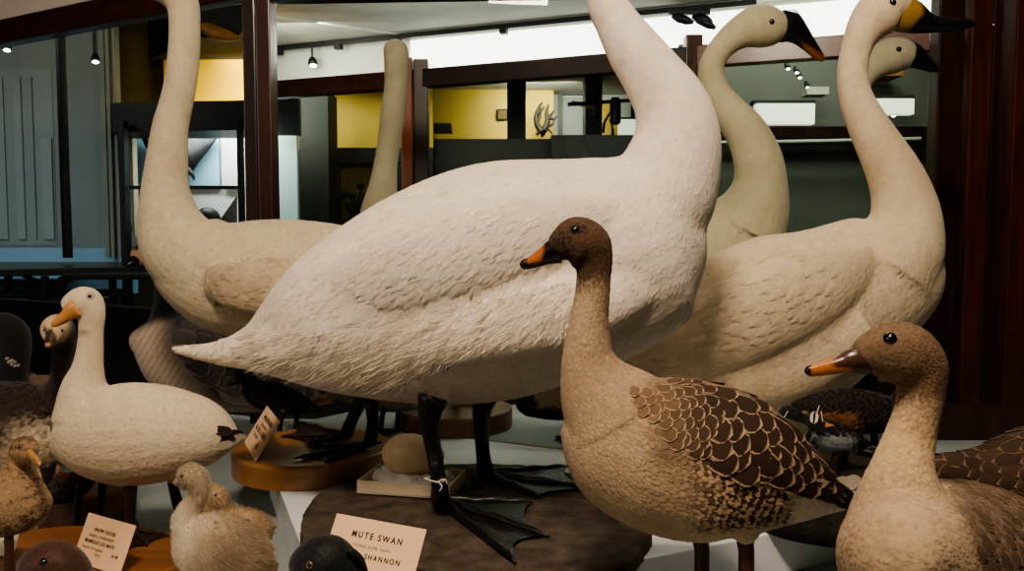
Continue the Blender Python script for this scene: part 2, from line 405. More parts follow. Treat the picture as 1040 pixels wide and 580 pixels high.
    def leg(s, pts, rad, heel, tips, z, thick, material, web=True, hind=None, tag_label=None, claw=True):
        """pts: world points from the body to the ankle; tips: toe-tip world points on the ground"""
        lg = link_mesh('leg', mesh_from('leg', *tube(pts, rad, 12)), material, s.root)
        heel = np.asarray(heel, float); parts = []; chains = []
        for tp in tips:
            tp = np.asarray(tp, float); d = tp-heel; ch = []
            for q, hh in ((0, 1.5), (.22, 1.5), (.4, 1.05), (.55, 1.3), (.72, .9), (.85, 1.0), (1, .45)):
                p = heel+d*q; p[2] = z+thick*hh*(1 if q > 0 else 1); ch.append(p)
            chains.append(np.array(ch)); parts.append(tube(ch, [thick*1.25, thick*1.2, thick*.9, thick*1.05, thick*.75, thick*.8, thick*.25], 8, 3))
        if web:
            for c1, c2 in zip(chains[:-1], chains[1:]):
                n, m = 10, 6; V = []; Fc = []
                for i in range(n+1):
                    q = i/n; a = np.array([np.interp(q*.97, np.linspace(0, 1, 7), c1[:, k]) for k in range(3)]); b = np.array([np.interp(q*.97, np.linspace(0, 1, 7), c2[:, k]) for k in range(3)])
                    for j in range(m+1):
                        u = j/m; sag = 1-.13*(4*u*(1-u))*q
                        p = heel+((a*(1-u)+b*u)-heel)*sag; p[2] = z+thick*(.45+.55*abs(2*u-1)**2)*.9+thick*.12*math.sin(9*u+3*q); V.append(p)
                for i in range(n):
                    for j in range(m):
                        k = i*(m+1)+j; Fc.append((k, k+1, k+m+2, k+m+1))
                parts.append((V, Fc))
        if hind is not None:
            parts.append(tube([heel+np.array([0, 0, thick*2]), (heel+np.asarray(hind))/2+np.array([0, 0, thick]), hind], [thick*.8, thick*.7, thick*.3], 8))
        link_mesh('foot', mesh_from('foot', *join(parts)), material, lg); return lg
    def simple_leg(s, x, Y, ztop, z, r, material, dirx=-1, size=.06):
        """upright leg with a three-toed webbed foot pointing along dirx"""
        d = np.array([dirx, -.15, 0.0]); sd = np.array([.15*dirx, 1.0, 0])
        h = np.array([x, Y, z])
        s.leg([(x-.012*dirx, Y, ztop), (x-.004*dirx, Y, (ztop+z)/2+.01), (x, Y, z+r*1.5), (x, Y, z+r)], [r*1.5, r, r*1.1, r*1.2], h,
              [h+d*size*.85-sd*size*.55, h+d*size, h+d*size*.85+sd*size*.55], z, r*.55, material, hind=h-d*size*.25+np.array([0, 0, r*.4]))
# ================================================================ SETTING
BLK, SLAB, DISC, LOW, BOARD = .900, .922, .945, .830, .890
M_maho = wood('mahogany', (28, 15, 12), (52, 26, 19), axis='Z')
M_mahoX = wood('mahogany_rail', (38, 16, 11), (74, 32, 20), axis='X')
M_mahored = wood('mahogany_red', (46, 20, 14), (80, 38, 25), axis='Z')
M_black = mat('black_paint', (14, 14, 15), .5, .2)
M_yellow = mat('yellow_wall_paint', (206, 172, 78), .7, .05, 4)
M_yellowdim = mat('shaded_yellow_paint', (104, 84, 34), .7, .08, 4)  # darker copy of the wall yellow, shade put into the colour
M_column = mat('grey_column_paint', (28, 31, 30), .6, .1)
M_white = mat('white_wall_paint', (205, 205, 198), .7, .04, 6)
M_greyblue = mat('greyblue_wall_paint', (120, 126, 122), .6, .08, 3)
M_greypanel = mat('dim_grey_board', (92, 94, 86), .6, .15, 3)
M_case = mat('case_floor_paint', (150, 158, 156), .55, .08, 7, .08, 40)
M_plinth = mat('plinth_white_paint', (236, 240, 242), .5, .04, 8, .05, 60)

def structure(name, vf, m, bevel=0, label=None):
    o = solid(name, vf, m, None, bevel); o['kind'] = 'structure'
    if label: o['label'] = label
    return o
def panel_vf(px0, py0, px1, py1, Y, th=.04):
    a = P(px0, py0, Y); b = P(px1, py1, Y); return box_between((a[0], Y, min(a[2], b[2])), (b[0], Y+th, max(a[2], b[2])))
structure('floor', box_between((-6, -2.5, -.1), (4.5, 9.6, 0)), mat('dark_floor', (52, 50, 50), .4, .1, 3))
ceil_m = mat('grey_ceiling_plaster', (176, 174, 168), .9, .10, 5, .5, 25)
structure('ceiling', box_between((-6, -2.5, 2.83), (4.5, 9.6, 2.95)), ceil_m)
structure('wall_back', box_between((-6, 9.5, 0), (4.5, 9.6, 2.83)), mat('back_wall_paint', (120, 116, 104), .8, .06, 2))
structure('wall_right', box_between((4.4, -2.5, 0), (4.5, 9.5, 2.83)), M_greypanel)
structure('wall_left', box_between((-6, -2.5, 0), (-5.9, 9.5, 2.83)), M_greypanel)
structure('wall_front', box_between((-5.9, -2.5, 0), (4.4, -2.4, 2.83)), mat('front_wall_paint', (60, 56, 52), .8, .1, 2))
structure('trim_1', beam(P(300, 0, 5.0)*[1, 1, 0]+[-.6, .3, 2.826], P(385, 0, 6.0)*[1, 1, 0]+[.2, 0, 2.826], .02, .012), M_white)
# header wall above the far opening, plain at the left
def hdr(px):
    k = (px-520)/F; Y = (6.5-.3706*1.93)/(1+.3706*k); return np.array([k*Y, Y])
def hdr_box(pxa, pxb, z0, z1, off=0, th=.08):
    a, b = hdr(pxa), hdr(pxb); d = (b-a)/np.linalg.norm(b-a); n = np.array([d[1], -d[0]]); a = a+n*off; b = b+n*off
    return prism([tuple(a), tuple(b), tuple(b-n*th), tuple(a-n*th)], z0, z1)
structure('wall_header', hdr_box(150, 1240, 2.5, 2.829), M_white)
lp = solid('strip_light', hdr_box(419, 1120, 2.56, 2.80, .012, .01), mat('lit_white_panel', (255, 250, 240), .6, .01, emit=4), None, 0)
tag(lp, 'long glowing white light panel below the ceiling behind the swans', 'light panel')
tr = empty('light_track', [*hdr(500), 2.81], 'thin dark ceiling track running above the glowing white panel', 'track')
a, b = hdr(270), hdr(765); d = (b-a)/np.linalg.norm(b-a); n = np.array([d[1], -d[0]])
solid('rail', beam([*(a+n*.12), 2.806], [*(b+n*.12), 2.806], .035, .034), M_black, tr)
for q in (.06, .2, .33, .55, .75): solid('bracket', beam([*(a+(b-a)*q+n*.12), 2.78], [*(a+(b-a)*q+n*.12+d*.05), 2.78], .05, .05), M_black, tr)

def spotlight(name, px, py, Y, label, ln=.11, r=.035, tilt=.35, emit=12, stem=True):
    c = P(px, py, Y); t = empty(name, c, label, 'spotlight', 'track spotlights')
    dr = np.array([.2, -tilt, -1.0]); dr /= np.linalg.norm(dr); top = c-dr*ln
    link_mesh('housing', mesh_from('housing', *loft_w([top, top+dr*.02, c-dr*.02, c], [r*.6, r*.9, r, r*1.05], [r*.6, r*.9, r, r*1.05], 16)), M_black, t)
    link_mesh('lamp', mesh_from('lamp', *sphere(c+dr*.006, r*.8, 14, 8, (1, 1, .5))), mat('lamp_glow', (255, 246, 225), .4, .01, emit=emit), t)
    if stem: solid('stem', beam(top, [top[0], top[1], 2.785], .016, .016, (0, 1, 0)), M_black, t); return t
h1 = hdr(318)
spotlight('spotlight', 318, 66, h1[1]-.16, 'small black spotlight hanging from the ceiling track at its left end', .06, .035)
spotlight('spotlight', 7, 50, 4.1, 'small lit spotlight high in front of the greyblue wall, leftmost', .04, .02)
spotlight('spotlight', 97, 62, 4.1, 'small lit spotlight beside the pale pilaster of the greyblue wall', .04, .02)
# twin spotlight fixture on the bright panel
h2 = hdr(690); c = np.array([h2[0], h2[1]-.16, P(690, 21, h2[1]-.16)[2]])
t = empty('twin_spotlight', c, 'black twin headed spotlight fixture against the glowing white panel', 'spotlight')
solid('bar', beam(c+[-.12, 0, .05], c+[.14, 0, .05], .03, .03), M_black, t)
for sx, dx, dz in ((-.1, .13, -.02), (.03, .14, -.055), (.05, .1, -.02)):
    p0 = c+[sx, 0, .03]; p1 = c+[sx+dx, -.03, dz]
    link_mesh('lamp_head', mesh_from('lamp_head', *loft_w([p0, p0*.7+p1*.3, p0*.3+p1*.7, p1], [.015, .03, .028, .012], [.015, .03, .028, .012], 12)), M_black, t)

# ---- case: low floor, plinth blocks, posts, rails and panes
structure('floor_case', prism([(-2.1, .3), (1.9, .3), (1.9, 2.2), (-.7, 2.32), (-2.1, 2.95)], .77, LOW), M_case)
A_, B_, C_ = np.array([-.217, .938]), np.array([.779, 1.404]), np.array([-.67, 2.05])
blk = solid('display_plinth', prism([tuple(A_), tuple(B_), (-.16, 1.845), (-.495, 1.62)], LOW, BLK), M_plinth, None, .0025)
tag(blk, 'white painted plinth carrying the mute swan on its dark earth slab', 'plinth', 'white plinths in the case')
B2, C2 = B_+[.006, .012], C_+[.006, .012]
bl2 = solid('display_plinth', prism([tuple(B2), (1.55, 1.35), (1.55, 2.06), (1.06, 2.06), (1.06, 2.16), (-.35, 2.2), (-.55, 1.95), (-.50, 1.636), (-.165, 1.860)], LOW, BLK-.001), M_case, None, .0025)
tag(bl2, 'grey painted plinth behind the thin dark seam at the back of the case', 'plinth', 'white plinths in the case')

case = empty('display_case', (0, 2.3, 0), 'tall mahogany framed glass display case holding the stuffed birds', 'display case')
def case_post(px0, px1, Y, m, depth=.05, z1=2.16, parent=case, name='post'):
    a = P(px0, 200, Y)[0]; b = P(px1, 200, Y)[0]
    return solid(name, box_between((a, Y, LOW), (b, Y+depth, z1)), m, parent, .004)
case_post(249, 262, 2.26, M_maho); case_post(262.5, 277, 2.245, M_mahored, .07)
for p0, p1, Y, m in ((949, 975, 2.10, M_maho), (975.5, 981, 2.12, M_black), (981.5, 1003, 2.09, M_mahored), (1003.5, 1026, 2.11, M_maho), (1026.5, 1062, 2.08, M_mahored), (1062.5, 1100, 2.1, M_maho)):
    case_post(p0, p1, Y, m)
solid('corner_board', box_between((P(953, 420, 1.80)[0], 1.80, BLK+.001), (P(953, 420, 1.80)[0]+.5, 1.83, P(953, 412, 1.80)[2])), M_maho, case, .003)
knob = P(1010, 27, 2.11); solid('screw_head', loft_w([knob+[0, .002, 0], knob-[0, .004, 0]], [.008, .006], [.008, .006], 12), M_mahored, case, 0)
zr = 2.02
pL, pR = np.array([-.66, 2.29]), np.array([1.12, 2.20])
solid('rail', beam([*pL, 2.055], [*pR, 2.055], .05, .09), M_mahoX, case, .004)
solid('rail', beam([*pL, .93], [*pR, .93], .05, .07), M_mahoX, case, .004)
pW = np.array([-.745, 2.28]); pE = np.array([-2.15, 3.03])
solid('rail', beam([*pW, 2.05], [*pE, 2.05], .05, .075), M_mahoX, case, .004)
solid('rail', beam([*pW, 1.0], [*pE, 1.0], .05, .28), M_black, case, .004)
solid('upper_wall_strip', beam([*pW, 2.20], [*pE, 2.20], .05, .22), mat('upper_wall_white', (214, 204, 194), .7, .05, 5), case, .003)  # added pale board in place of the bright wall above the rail
def glass(name='case_glass', tint=(.93, .97, .94)):
    if name in MATS: return MATS[name]
    m = bpy.data.materials.new(name); m.use_nodes = True; nt = m.node_tree; nt.nodes.clear()
    out = N(nt, 'ShaderNodeOutputMaterial'); tr_ = N(nt, 'ShaderNodeBsdfTransparent'); tr_.inputs[0].default_value = (*tint, 1)
    gl = N(nt, 'ShaderNodeBsdfGlossy'); gl.inputs['Roughness'].default_value = .01; gl.inputs[0].default_value = (1, 1, 1, 1)
    lw = N(nt, 'ShaderNodeLayerWeight'); lw.inputs[0].default_value = .5
    pw = N(nt, 'ShaderNodeMath', operation='POWER'); pw.inputs[1].default_value = 5; nt.links.new(lw.outputs['Facing'], pw.inputs[0])
    ma = N(nt, 'ShaderNodeMath', operation='MULTIPLY_ADD'); ma.inputs[1].default_value = .8; ma.inputs[2].default_value = .012; nt.links.new(pw.outputs[0], ma.inputs[0])
    mx = N(nt, 'ShaderNodeMixShader'); nt.links.new(ma.outputs[0], mx.inputs[0]); nt.links.new(tr_.outputs[0], mx.inputs[1]); nt.links.new(gl.outputs[0], mx.inputs[2])
    nt.links.new(mx.outputs[0], out.inputs[0]); MATS[name] = m; return m
M_glass = glass(); M_glass2 = glass('far_case_glass')
M_glass2.node_tree.nodes['Math.001'].inputs[2].default_value = .0004; M_glass2.node_tree.nodes['Math.001'].inputs[1].default_value = .2
solid('glass_pane', beam([*pL, 1.49], [*pR, 1.49], .005, 1.045), M_glass, case, 0)
solid('glass_pane', beam([*pW, 1.575], [*pE, 1.575], .005, .872), M_glass, case, 0)
solid('cabinet_base', prism([(-2.1, .32), (1.9, .32), (1.9, 2.2), (-.7, 2.3), (-2.1, 2.95)], .02, .765), M_maho, case, .004)

# ---- second glazed case beyond
case2 = empty('display_case', (0, 3.3, 0), 'further mahogany glazed case behind the swans, seen through the back glass', 'display case')
Q = [np.array([P(px, 92, Y)[0], Y]) for px, Y in ((262, 3.69), (428, 3.40), (703, 3.0), (985, 2.70))]
for (a, b), m in zip(zip(Q[:-1], Q[1:]), (M_mahoX, wood('mahogany_dark_rail', (26, 13, 11), (44, 22, 17), axis='X'), wood('mahogany_rose_rail', (84, 36, 27), (112, 52, 38), axis='X'))):
    solid('rail', beam([*a, 2.012], [*b, 2.012], .05, .075), m, case2, .004)
    solid('rail', beam([*a, .9], [*b, .9], .05, .1), m, case2, .004)
    solid('glass_pane', beam([*a, 1.46], [*b, 1.46], .005, 1.02), M_glass2, case2, 0)
for q, w, m in ((Q[1], .06, M_maho), (Q[1]+[-.055, -.03], .045, wood('mahogany_lit', (96, 44, 26), (138, 70, 40), axis='Z')), (Q[2], .06, M_mahored), (Q[3], .06, M_maho)):  # left strip of the middle post: light on it put into a redder colour
    solid('post', box_between((q[0]-w/2, q[1]-.03, .0), (q[0]+w/2, q[1]+.03, 2.09)), m, case2, .004)
M_rod = mat('pale_metal_rod', (190, 190, 182), .4, .05)
# things inside/behind the right bay of the second case
structure('partition_1', panel_vf(700, 131, 990, 420, 3.5, .03), M_greypanel)
structure('partition_2', panel_vf(690, 45, 1000, 131, 4.4, .03), mat('dim_grey_soffit', (92, 90, 82), .7, .15, 2))
s = solid('shelf', panel_vf(715, 128, 985, 140, 3.42, .06), M_maho, None, .003); tag(s, 'dark wooden shelf edge crossing behind the right hand swan neck', 'shelf')
s = solid('shelf_rod', tube([P(728, 145, 3.38), P(830, 143.5, 3.38), P(935, 141, 3.38)], [.008]*3, 10), M_rod, None, 0); tag(s, 'pale thin rod below the dark shelf edge', 'rod')
M_lb = mat('light_box_glow', (245, 240, 222), .5, .02, emit=1.1)
for (x0, y0, x1, y1, Y, lab) in ((768, 105, 828, 126, 4.0, 'white lit ceiling box between the two right hand swan necks'), (884, 100, 929, 116, 4.0, 'white lit ceiling box right of the right swan neck'), (628, 121, 655, 137, 7.3, 'white lit box far off behind the bent neck of the big swan')):
    b = empty('ceiling_light', P((x0+x1)/2, y0, Y), lab, 'light', 'lit boxes beyond the glass')
    a_, c_ = P(x0, y1, Y), P(x1, y0, Y)
    solid('diffuser', box_between((a_[0], Y, a_[2]), (c_[0], Y+.05, c_[2])), M_lb, b, .003)
    solid('frame', box_between((a_[0]-.01, Y+.02, c_[2]), (c_[0]+.01, Y+.08, c_[2]+.02)), M_column, b, .002)
s = solid('ceiling_beam', panel_vf(820, 88, 842, 96, 4.2, .1), mat('pale_soffit', (170, 166, 150), .7), None, .002); tag(s, 'small pale beam between the right hand swan necks', 'beam')
for k, (px, py) in enumerate(((800, 69), (809, 73), (812, 78), (820, 88), (907, 117))):
    spotlight('downlight', px, py, 4.0+.07*k, ['tiny lit downlight, topmost of the row between the swan necks', 'tiny lit downlight, second from the top between the swan necks', 'tiny lit downlight, third from the top between the swan necks', 'tiny lit downlight beside the small pale beam', 'tiny lit downlight under the white box right of the swan neck'][k], .03, .012, emit=6, stem=False)
structure('trim_14', panel_vf(893, 72, 918, 77, 4.2, .18), mat('orange_wood', (150, 100, 52), .6), .002)

# ---- far room seen through the middle bay
def bgs(name, px0, py0, px1, py1, Y, m, th=.05): return structure(name, panel_vf(px0, py0, px1, py1, Y, th), m)
bgs('wall_yellow', 420, 60, 516, 200, 8.2, M_yellow)
bgs('wall_yellow_strip', 530, 60, 562, 200, 8.25, M_yellow)
bgs('wall_pale', 562, 60, 640, 200, 8.5, M_white)
bgs('wall_yellow_end', 611, 101, 628, 190, 8.1, M_yellow)
bgs('pillar_1', 515, 60, 534, 200, 7.4, M_column, .3)
bgs('pillar_2', 595, 60, 611, 200, 7.5, M_column, .3)
bgs('door_1', 571, 99, 592, 190, 8.44, mat('pale_door', (150, 152, 146), .6, .04))
bgs('trim_2', 567, 96, 571, 190, 8.42, M_greypanel); bgs('trim_3', 592, 96, 595, 190, 8.42, M_greypanel); bgs('trim_4', 567, 93, 595, 96, 8.42, M_greypanel)
bgs('partition_3', 432, 141, 563, 260, 7.0, mat('black_partition', (18, 17, 15), .4, .2), .2)
bgs('partition_4', 560, 137, 705, 260, 6.8, mat('brown_black_partition', (28, 20, 16), .4, .2), .2)
bgs('trim_5', 432, 125, 458, 133, 6.95, M_black, .2)
sg = empty('wall_sign', P(510, 116, 8.1), 'small framed notice hung on the far yellow wall', 'sign')
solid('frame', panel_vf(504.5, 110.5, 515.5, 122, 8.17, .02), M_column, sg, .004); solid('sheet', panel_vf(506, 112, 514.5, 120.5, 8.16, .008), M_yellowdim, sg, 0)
an = empty('mounted_antler', P(552, 130, 8.1), 'dark branching antlers mounted on the far yellow wall', 'antlers')
def chain(name, pts, r, Y, m, parent): return link_mesh(name, mesh_from(name, *tube([P(a, b, Y+(0 if len(q) < 3 else q[2])) for q in pts for a, b in (q[:2],)], [r*(1-.75*i/(len(pts)-1)) for i in range(len(pts))], 8)), m, parent)
M_antler = mat('antler_horn', (34, 24, 14), .6, .2)
for pts in ([(551, 134), (546, 128), (544.5, 118), (548, 108), (551, 104)], [(552, 133), (556, 124), (555, 114), (557, 106)]): chain('beam', pts, .035, 8.05, M_antler, an)
for pts in ([(545, 124), (548, 119), (550, 112)], [(545, 116), (551, 111), (553, 108)], [(556, 122), (560, 116), (563, 112)], [(556, 118), (562, 121), (566, 118)], [(551, 132), (556, 131), (561, 136)], [(549, 132), (545, 137), (547, 133)], [(554, 128), (560, 127), (563, 122)]): chain('tine', pts, .022, 8.05, M_antler, an)
link_mesh('skull', mesh_from('skull', *loft_px([(552, 131, 2), (551.5, 135, 2.5), (550, 139, 1.2)], 8.08, 1)[:2]), M_antler, an)
an2 = empty('mounted_antler', P(620, 125, 7.9), 'thin dark antlers on the far yellow wall beside the big swan neck', 'antlers')
for pts in ([(612, 135), (614, 124), (622, 112), (627, 110)], [(622, 140), (622, 130), (619, 121)]): chain('beam', pts, .02, 7.95, M_antler, an2)
tk = empty('light_track', P(615, 105, 7), 'far black lighting track with hanging spotlights behind the big swan', 'track')
solid('rail', beam(P(578, 106, 6.6), P(655, 101, 7.4), .03, .03), M_black, tk); solid('rail', beam(P(582, 104, 7.4), P(606, 110, 6.4), .03, .03), M_black, tk)
for px, py in ((604, 114), (625, 108), (625, 119)):
    p = P(px, py, 6.7); solid('lamp_head', loft_w([p+[0, 0, .07], p+[0, 0, .05], p-[0, 0, .04], p-[0, 0, .06]], [.03, .045, .045, .03], [.03, .045, .045, .03], 12), M_black, tk, 0)
# ---- bay between the post and the second case
bgs('wall_lit', 270, 134, 303, 260, 5.3, mat('cool_lit_panel', (176, 194, 196), .6, .05, 3))
bgs('pillar_3', 303, 92, 335, 260, 5.7, M_column, .3)
bgs('wall_yellow_bay', 268, 86, 440, 152, 6.6, M_yellow)
bgs('partition_5', 262, 100, 304, 137, 5.1, M_black)
bgs('partition_6', 333, 150, 440, 165, 6.3, M_black); bgs('partition_7', 333, 150, 346, 260, 6.32, M_black); bgs('partition_8', 402, 150, 440, 260, 6.32, M_black)
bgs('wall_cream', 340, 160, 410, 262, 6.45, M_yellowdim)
pl = empty('branch_specimen', P(360, 225, 6.2), 'dark branching specimen before the dim cream panel left of the rear neck', 'specimen')
solid('pole', tube([[*P(362, 230, 6.2)[:2], .0], P(362, 230, 6.2)], [.03, .03], 10), M_antler, pl, 0)
for pts in ([(362, 235), (361, 215), (358, 200)], [(361, 215), (352, 208), (349, 198)], [(361, 212), (367, 200), (366, 190)], [(362, 226), (370, 214), (372, 200)]): chain('stem', pts, .03, 6.2, M_antler, pl)
for px, py, r in ((349, 197, 5), (358, 199, 4), (366, 189, 4.5), (372, 199, 4), (354, 208, 4), (365, 213, 5), (360, 222, 5), (369, 223, 5)):
    link_mesh('leaf_clump', mesh_from('leaf_clump', *sphere(P(px, py, 6.2), r*6.2/F, 10, 7, (1, .5, .8))), mat('dark_leaf', (24, 26, 20), .7, .3), pl)
# ---- far room seen through the left pane
bgs('wall_greyblue', -260, -30, 108, 254, 4.85, M_greyblue)
for k, (x0, x1) in enumerate(((-14, 8), (12, 26), (30, 37), (41, 55))): bgs('trim_%d' % (6+k), x0, 78 if k != 3 else 140, x1, 243, 4.83, mat('greyblue_panel', (134, 140, 136), .55, .06, 3), .03)
bgs('trim_10', -260, 252, 122, 280, 4.80, mat('pale_blue_skirting', (130, 160, 180), .6, .05, 3))
bgs('door_2', -30, 70, 58, 249, 4.845, mat('greyblue_door', (128, 134, 130), .55, .06, 3), .02)
for x0, x1 in ((103, 107), (108, 113), (114, 120)): bgs('pilaster', x0, -20, x1, 262, 4.7+.02*(x0 % 2), mat('pale_pilaster', (128, 128, 118), .6, .08, 3), .06)
structure('floor_platform', box_between((-4.3, 3.75, 1.02), (-2.25, 4.85, 1.14)), mat('blue_lit_platform', (108, 150, 184), .6, .08, 3))  # blue light on the platform put into its colour
pole = solid('black_pole', tube([P(61, 20, 3.9), P(65, 150, 3.9), P(69, 262, 3.9)], [.022]*3, 12), M_black, None, 0); tag(pole, 'thin black upright pole in front of the greyblue panelled wall', 'pole')
bgs('wall_yellow_dim', 112, 0, 168, 108, 5.7, M_yellowdim); bgs('wall_yellow_bright', 165, 30, 262, 125, 5.6, mat('lit_yellow_paint', (222, 172, 24), .7, .05, 4))  # one yellow wall: its shade and light put into two colours
so = structure('ceiling_soffit', prism([tuple(P(150, 20, 5.5)[:2]), tuple(P(252, 20, 5.5)[:2]), tuple(P(252, 20, 4.9)[:2]), tuple(P(205, 20, 4.9)[:2])], P(220, 50, 5.2)[2], 2.82), mat('dark_soffit', (40, 38, 36), .8, .1))
fi = empty('hanging_fish', P(222, 34, 4.8), 'amber fish model hung under the dark soffit near the mahogany post', 'fish model')
V, Fc, _ = loft_px([(202, 25, 2), (210, 29, 6), (222, 34, 7), (234, 37, 5), (242, 38, 2)], 4.8, .6); link_mesh('body', mesh_from('body', V, Fc), mat('amber_varnish', (150, 98, 38), .4, .25, 20), fi)
V, Fc, _ = loft_px([(242, 38, 2), (247, 37, 5), (250, 36, 6)], 4.8, .15); link_mesh('tail', mesh_from('tail', V, Fc), mat('amber_varnish', (150, 98, 38)), fi)
structure('partition_9', prism([tuple(P(113, 100, 4.6)[:2]), tuple(P(262, 100, 4.5)[:2]), tuple(P(262, 100, 4.9)[:2]), tuple(P(113, 100, 4.9)[:2])], P(200, 133, 4.55)[2], P(180, 103, 4.55)[2]), M_black)
bgs('wall_niche', 122, 120, 262, 262, 5.25, M_white)
bgs('panel_blue', 138, 126, 223, 189, 5.21, mat('pale_blue_panel', (150, 190, 208), .6, .05, 3), .02)
bgs('panel_white', 224, 126, 241, 189, 5.20, M_white, .02)
for x0, x1 in ((119, 131), (240, 248)): bgs('post_niche', x0, 122, x1, 330, 4.5, M_black, .06)
bgs('trim_11', 131, 188.5, 240, 192, 4.52, M_black, .04)
bgs('trim_12', 131, 130, 137, 240, 4.9, mat('cream_post', (176, 166, 140), .6), .06)
rayf = empty('mounted_ray', P(182, 158, 5.0), 'dark grey ray with upturned wing tips mounted on the pale blue panel', 'ray')
M_ray = mat('ray_skin', (58, 58, 60), .95, .2, 12, .2, spec=.05)
up = [(141, 132), (150, 138), (160, 141), (170, 140), (182, 138), (194, 136), (204, 135), (213, 139), (222, 139)]
lo = [(141, 132), (146, 146), (153, 158), (163, 168), (182, 178), (196, 174), (204, 162), (214, 150), (222, 139)]
V = []; Fc = []; m = len(up)
for i, (u, l) in enumerate(zip(up, lo)):
    for j in range(9):
        q = j/8; V.append(P(u[0]*(1-q)+l[0]*q, u[1]*(1-q)+l[1]*q, 5.13-.06*math.sin(math.pi*q)*math.sin(math.pi*i/(m-1))))
for i in range(m-1):
    for j in range(8): k = i*9+j; Fc.append((k, k+1, k+10, k+9))
link_mesh('body', mesh_from('body', V, Fc), M_ray, rayf)
chain('tail', [(190, 172), (196, 178), (197, 183)], .02, 5.05, M_ray, rayf)
s = link_mesh('black_ball', mesh_from('black_ball', *sphere(P(211, 223, 4.9), .075, 18, 12)), M_black); tag(s, 'round black object on the shelf left of the mahogany post', 'ball')
s = solid('grey_wedge', prism([(0, 0)], 0, 1) if 0 else (lambda a, b, c: ([*a, *b], [(0, 2, 1), (3, 4, 5), (0, 1, 4, 3), (1, 2, 5, 4), (2, 0, 3, 5)]))([P(220, 228, 5.0), P(241, 228, 5.0), P(241, 198, 5.0)], [P(220, 228, 5.12), P(241, 228, 5.12), P(241, 198, 5.12)], 0), mat('grey_wedge_paint', (96, 94, 84), .7), None, 0); tag(s, 'grey sloping wedge beside the round black object', 'wedge')
structure('trim_13', panel_vf(131, 229, 240, 236, 4.95, .3), M_column)
# black exhibit table
tb = empty('exhibit_table', (-1.8, 3.2, 0), 'black framed exhibit table in front of the blue platform', 'table')
zt = P(60, 274, 3.2)[2]
solid('table_top', prism([tuple(PZ(-60, 275, zt)[:2]), tuple(PZ(130, 271, zt)[:2]), tuple(PZ(150, 266, zt)[:2]), tuple(PZ(-60, 266, zt)[:2])], zt-.03, zt), mat('grey_table_top', (46, 48, 50), .25, .1), tb, .004)
zz = P(100, 279, 3.2)[2]
solid('lower_shelf', prism([tuple(P(62, 275, 3.2)[:2]), tuple(P(152, 275, 3.2)[:2]), tuple(P(150, 275, 3.45)[:2]), tuple(P(66, 275, 3.45)[:2])], zz-.02, zz), M_black, tb, .003)
for px, Y in ((45, 3.3), (63, 3.26), (114, 3.4), (8, 3.5)): p = P(px, 272, Y); solid('leg', box_between((p[0]-.012, Y-.012, 0), (p[0]+.012, Y+.012, zt-.03)), M_black, tb, .002)
solid('brace', beam(P(20, 278, 3.4), P(44, 288, 3.4), .015, .015), M_black, tb, 0)
solid('foot_rail', beam(P(-40, 300, 3.35), P(130, 297, 3.35), .03, .03), M_black, tb, 0)

# ---- round wooden bases
M_oak = wood('honey_wood', (142, 98, 58), (176, 128, 80), .35, 'X', 2)
M_oak2 = wood('brown_board', (112, 70, 40), (146, 94, 54), .4, 'X', 2)
M_oak3 = wood('dark_brown_base', (84, 52, 28), (110, 70, 40), .45, 'X', 2)
def disc(name, c, rx, ry, z0, z1, m, label, group=None, bev=.006, n=72):
    V = [] ; prof = [(z0, 1.0), (z0+.3*(z1-z0), 1.0), (z1-bev, 1.0), (z1-bev*.3, 1-bev*.3/rx), (z1, 1-bev/rx)]
    for z, s_ in prof: V += [(c[0]+rx*s_*math.cos(2*math.pi*i/n), c[1]+ry*s_*math.sin(2*math.pi*i/n), z) for i in range(n)]
    Fc = [tuple(range(n-1, -1, -1)), tuple((len(prof)-1)*n+i for i in range(n))]
    for k in range(len(prof)-1): Fc += [(k*n+i, k*n+(i+1) % n, (k+1)*n+(i+1) % n, (k+1)*n+i) for i in range(n)]
    o = link_mesh(name, mesh_from(name, V, Fc), m, None, False, (c[0], c[1], z0)); tag(o, label, 'base', group); return o
dl = PZ(318, 452, DISC); disc('round_base', (dl[0], dl[1]+.0), .155, .155, BLK+.0005, DISC, M_oak, 'honey coloured round wooden base under the left swan feet', 'round wooden bases')
db = PZ(462, 413, DISC); disc('round_base', (db[0], db[1]), .14, .14, BLK, DISC, M_oak3, 'brown round wooden base behind the legs of the mute swan', 'round wooden bases')
d3 = PZ(70, 505, BOARD); disc('round_base', (d3[0], d3[1]+.06), .085, .075, LOW+.0005, BOARD+.004, M_oak3, 'dark round wooden base behind the snow goose card', 'round wooden bases')
d2 = PZ(68, 566, BOARD); board = disc('round_base', (d2[0]-.02, d2[1]), .20, .135, LOW+.0005, BOARD, M_oak2, 'wide oval orange brown wooden board under the snow goose', 'round wooden bases')

# ---- dark earth slab under the mute swan
sp = [(306, 527), (312, 512), (328, 497), (352, 486), (385, 479), (430, 473), (475, 470), (520, 471), (562, 476), (605, 488), (636, 508), (655, 527), (661, 540), (655, 552), (640, 568), (622, 580), (590, 596), (540, 612), (480, 618), (420, 618), (372, 606), (340, 588), (318, 562), (307, 545)]
cs = catmull([(*PZ(x, y, SLAB)[:2], 0) for x, y in sp+sp[:1]], 5)[:-1, :2]; ctr = cs.mean(0); V = []; Fc = []; nn = len(cs); rs = (1.0, .99, .9, .7, .45, .2)
jit = RNG.normal(0, .0025, (nn, 2))
for k, rr in enumerate((1.0,)+rs):
    z = BLK+.0006 if k == 0 else SLAB-.004 if k == 1 else SLAB-.001
    for i in range(nn):
        q = ctr+(cs[i]+jit[i]*(k < 2)-ctr)*rr; V.append((q[0], q[1], z+(.0012*math.sin(q[0]*90)*math.cos(q[1]*70) if k > 1 else 0)))
